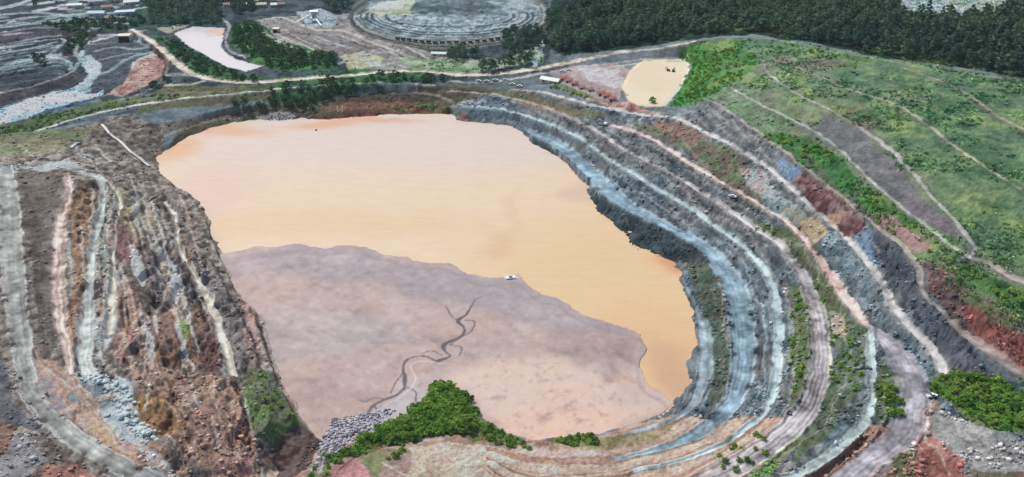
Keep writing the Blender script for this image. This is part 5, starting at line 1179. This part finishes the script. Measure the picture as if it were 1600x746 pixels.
# drain chute running down to the pond
def chute(name, label, pts, w_, cat='chute'):
    p = np.array(pts, float); x, y, _ = trace(p[:, 0], p[:, 1]); n = 0; xs_ = []; ys_ = []
    for k in range(len(x) - 1):
        for t in np.linspace(0, 1, 12, endpoint=False): xs_.append(x[k] + (x[k+1]-x[k]) * t); ys_.append(y[k] + (y[k+1]-y[k]) * t)
    xs_.append(x[-1]); ys_.append(y[-1]); xs_ = np.array(xs_); ys_ = np.array(ys_); z = gz(xs_, ys_); z = np.convolve(np.pad(z, 3, mode='edge'), np.ones(7) / 7, mode='valid') + 1.1
    d = np.column_stack([np.gradient(xs_), np.gradient(ys_)]); d /= np.linalg.norm(d, axis=1)[:, None]; nx, ny = -d[:, 1], d[:, 0]
    prof = [(-w_/2-.3,-1.6),(-w_/2-.3,.55),(-w_/2,.55),(-w_/2,0),(w_/2,0),(w_/2,.55),(w_/2+.3,.55),(w_/2+.3,-1.6)]
    mb = MB(); vs = []; fs = []
    for k in range(len(xs_)):
        for (a, c) in prof: vs.append((xs_[k] + nx[k] * a, ys_[k] + ny[k] * a, z[k] + c))
    for k in range(len(xs_) - 1):
        for q in range(7): fs.append((k*8+q, k*8+q+1, (k+1)*8+q+1, (k+1)*8+q))
    mb.add(vs, fs); x0, y0 = xs_[0], ys_[0]
    o = mb.build(name, M['pale_concrete']); tag(o, label, cat); return o
chute('drain_chute', 'long white concrete drain chute with a kink running down to the pond', [(159,197),(171,211),(184,220),(205,241),(218,249),(234,262)], 1.5)
chute('short_chute', 'short white chute on the dark slope left of the long drain chute', [(122,225),(112,233)], 1.8)
# pickups
def pickup():
    r = empty('pickup_truck', (0,0,0))
    MB().box(-2.6, 2.6, -.95, .95, .55, 1.05, .05, .03).box(1.0, 2.55, -.9, .9, 1.06, 1.3, .15, .1).build('body', M['white_paint'], r)
    MB().box(-.8, 1.15, -.85, .85, 1.06, 1.8, .3, .12).build('cabin', M['glass_dark'], r); MB().box(-.45, .8, -.72, .72, 1.81, 1.88).build('roof', M['white_paint'], r)
    t = MB().box(-2.55, -.85, -.93, -.8, 1.06, 1.4).box(-2.55, -.85, .8, .93, 1.06, 1.4).box(-2.6, -2.45, -.79, .79, 1.06, 1.4); t.build('load_bed', M['white_paint'], r)
    for sx in (-1.65, 1.7):
        for sy in (-1, 1): MB().tube((sx, sy*.75, .4), (sx, sy*1.0, .4), .4, .4, 10).build('wheel', M['tyre'], r)
    return r
pk = pickup(); kids = list(pk.children)
PKS = [(748,128,'leftmost of the white pickups parked along the road above the far shore'),(760,128,'second white pickup from the left on the road above the far shore'),(774,127,'third white pickup from the left on the road above the far shore'),(790,126,'fourth white pickup from the left on the road above the far shore'),(800,133,'fifth white pickup from the left, just before the road bends right'),(812,136,'last white pickup at the right end of the parked line above the far shore'),
       (879,113,'white pickup parked alone behind the white roofed hall'),(889,111,'white pickup parked nearer the basin, behind the red roofed sheds'),(1456,620,'white pickup beside the stream left of the big green shrub patch'),(1144,311,'white pickup alone on the terrace left of the rusty cuts')]
for k, (px, py, lb) in enumerate(PKS):
    x, y = gp(px, py); loc = (x, y, float(gz(x, y)) + .1); rz = rnd.uniform(-.5, .2); o = pk if k == 0 else copy_tree(pk, loc, rz, None, kids); o.location = loc; o.rotation_euler = (0, 0, rz); o.scale = (1.15,) * 3; tag(o, lb, 'pickup truck', 'white pickups parked around the pit')
# excavators
def excavator(px, py, lb, rz, col_='white_paint', sc_=1.2):
    x, y = gp(px, py); r = empty('excavator', (x, y, float(gz(x, y))), rz, sc_); tag(r, lb, 'excavator', 'excavators')
    for s_ in (-1, 1): MB().box(-2.1, 2.1, s_*1.3-.35, s_*1.3+.35, 0, .9, .25, 0).build('track', M['tyre'], r)
    MB().box(-2.2, 1.4, -1.35, 1.35, 1.1, 2.3, .1, .1).build('body', M[col_], r); MB().box(.1, 1.5, .35, 1.3, 2.31, 3.3, .1, .05).build('cab', M['glass_dark'], r)
    b_ = MB().tube((1.2, -.2, 1.8), (4.0, -.2, 4.6), .32, .25, 5).tube((4.0, -.2, 4.6), (6.2, -.2, 2.2), .25, .18, 5); b_.build('boom', M[col_], r)
    MB().box(5.7, 6.7, -.9, .5, 1.0, 2.1, .2, .1).build('bucket', M['dark_steel'], r)
excavator(944, 196, 'white excavator at the top of the forked ramp right of the far shore', 2.6)
excavator(1052, 112, 'right one of two small dark excavators on the pale basin', 1.2, 'dark_steel', .8); excavator(1044, 111, 'left one of two small dark excavators on the pale basin', 2.0, 'dark_steel', .8)
# things on the pond
x, y, _ = at_z(494, 204, 0); r = empty('buoy', (float(x), float(y), 0)); tag(r, 'small dark round buoy floating near the far shore', 'buoy')
MB().tube((0,0,-.3),(0,0,.5),1.1,1.1,12).tube((0,0,.5),(0,0,.9),1.0,.5,12).build('float', M['dark_steel'], r); MB().tube((0,0,.9),(0,0,2.0),.12,.12).build('mast', M['dark_steel'], r)
x, y, _ = at_z(798, 434, .5); r = empty('pump_raft', (float(x), float(y), .45), .2); tag(r, 'small white pump raft stranded at the edge between water and mud', 'raft')
MB().box(-3.6,3.6,-1.8,1.8,0,.6,.2,.2).build('deck', M['white_paint'], r); MB().box(-1.4,.9,-.9,.9,.61,2.0,.1,.1).build('pump_house', M['steel'], r)
for sy in (-1.6,1.6): MB().tube((-3.5,sy,.9),(3.5,sy,.9),.08,.08,4).build('rail', M['white_paint'], r)
for k, px in enumerate((528, 535)):
    x, y = gp(px, 176); r = empty('marker_post', (x, y, float(gz(x, y)))); tag(r, '%s of two white marker posts on the bench above the far shore' % ('left', 'right')[k], 'post', 'white marker posts above the far shore')
    MB().tube((0,0,-.5),(0,0,5.2),.45,.4,8).build('pole', M['white_paint'], r); MB().box(-.7,.7,-.1,.1,5.21,6.2).build('board', M['white_paint'], r)
# olive bush on the basin edge
t_, _a = make_tree('olive_bush', 900, 5.5, 3.6, .3, 9, 34, .7, M['leaf_shrub'], 'round olive green bush at the lower edge of the pale basin', None, 0, 'bush'); x, y = gp(1019, 160); t_.location = (x, y, float(gz(x, y)) - .3)

# ------------------------------------------------------------------ air
m = bpy.data.materials.new('air'); m.use_nodes = True; nt = m.node_tree; nt.nodes.clear()
out = N(nt, 'ShaderNodeOutputMaterial'); pv = N(nt, 'ShaderNodeVolumePrincipled'); pv.inputs['Color'].default_value = (.72, .88, .95, 1); pv.inputs['Density'].default_value = HAZE; pv.inputs['Anisotropy'].default_value = .1
nt.links.new(pv.outputs[0], out.inputs['Volume'])
B_ = float(np.abs(X).max()) + 60; o = MB().box(-B_, B_, -200, float(Y.max()) + 100, float(H.min()) - 1.5, CAM_H + 12).build('haze', m); tag(o, kind='stuff')
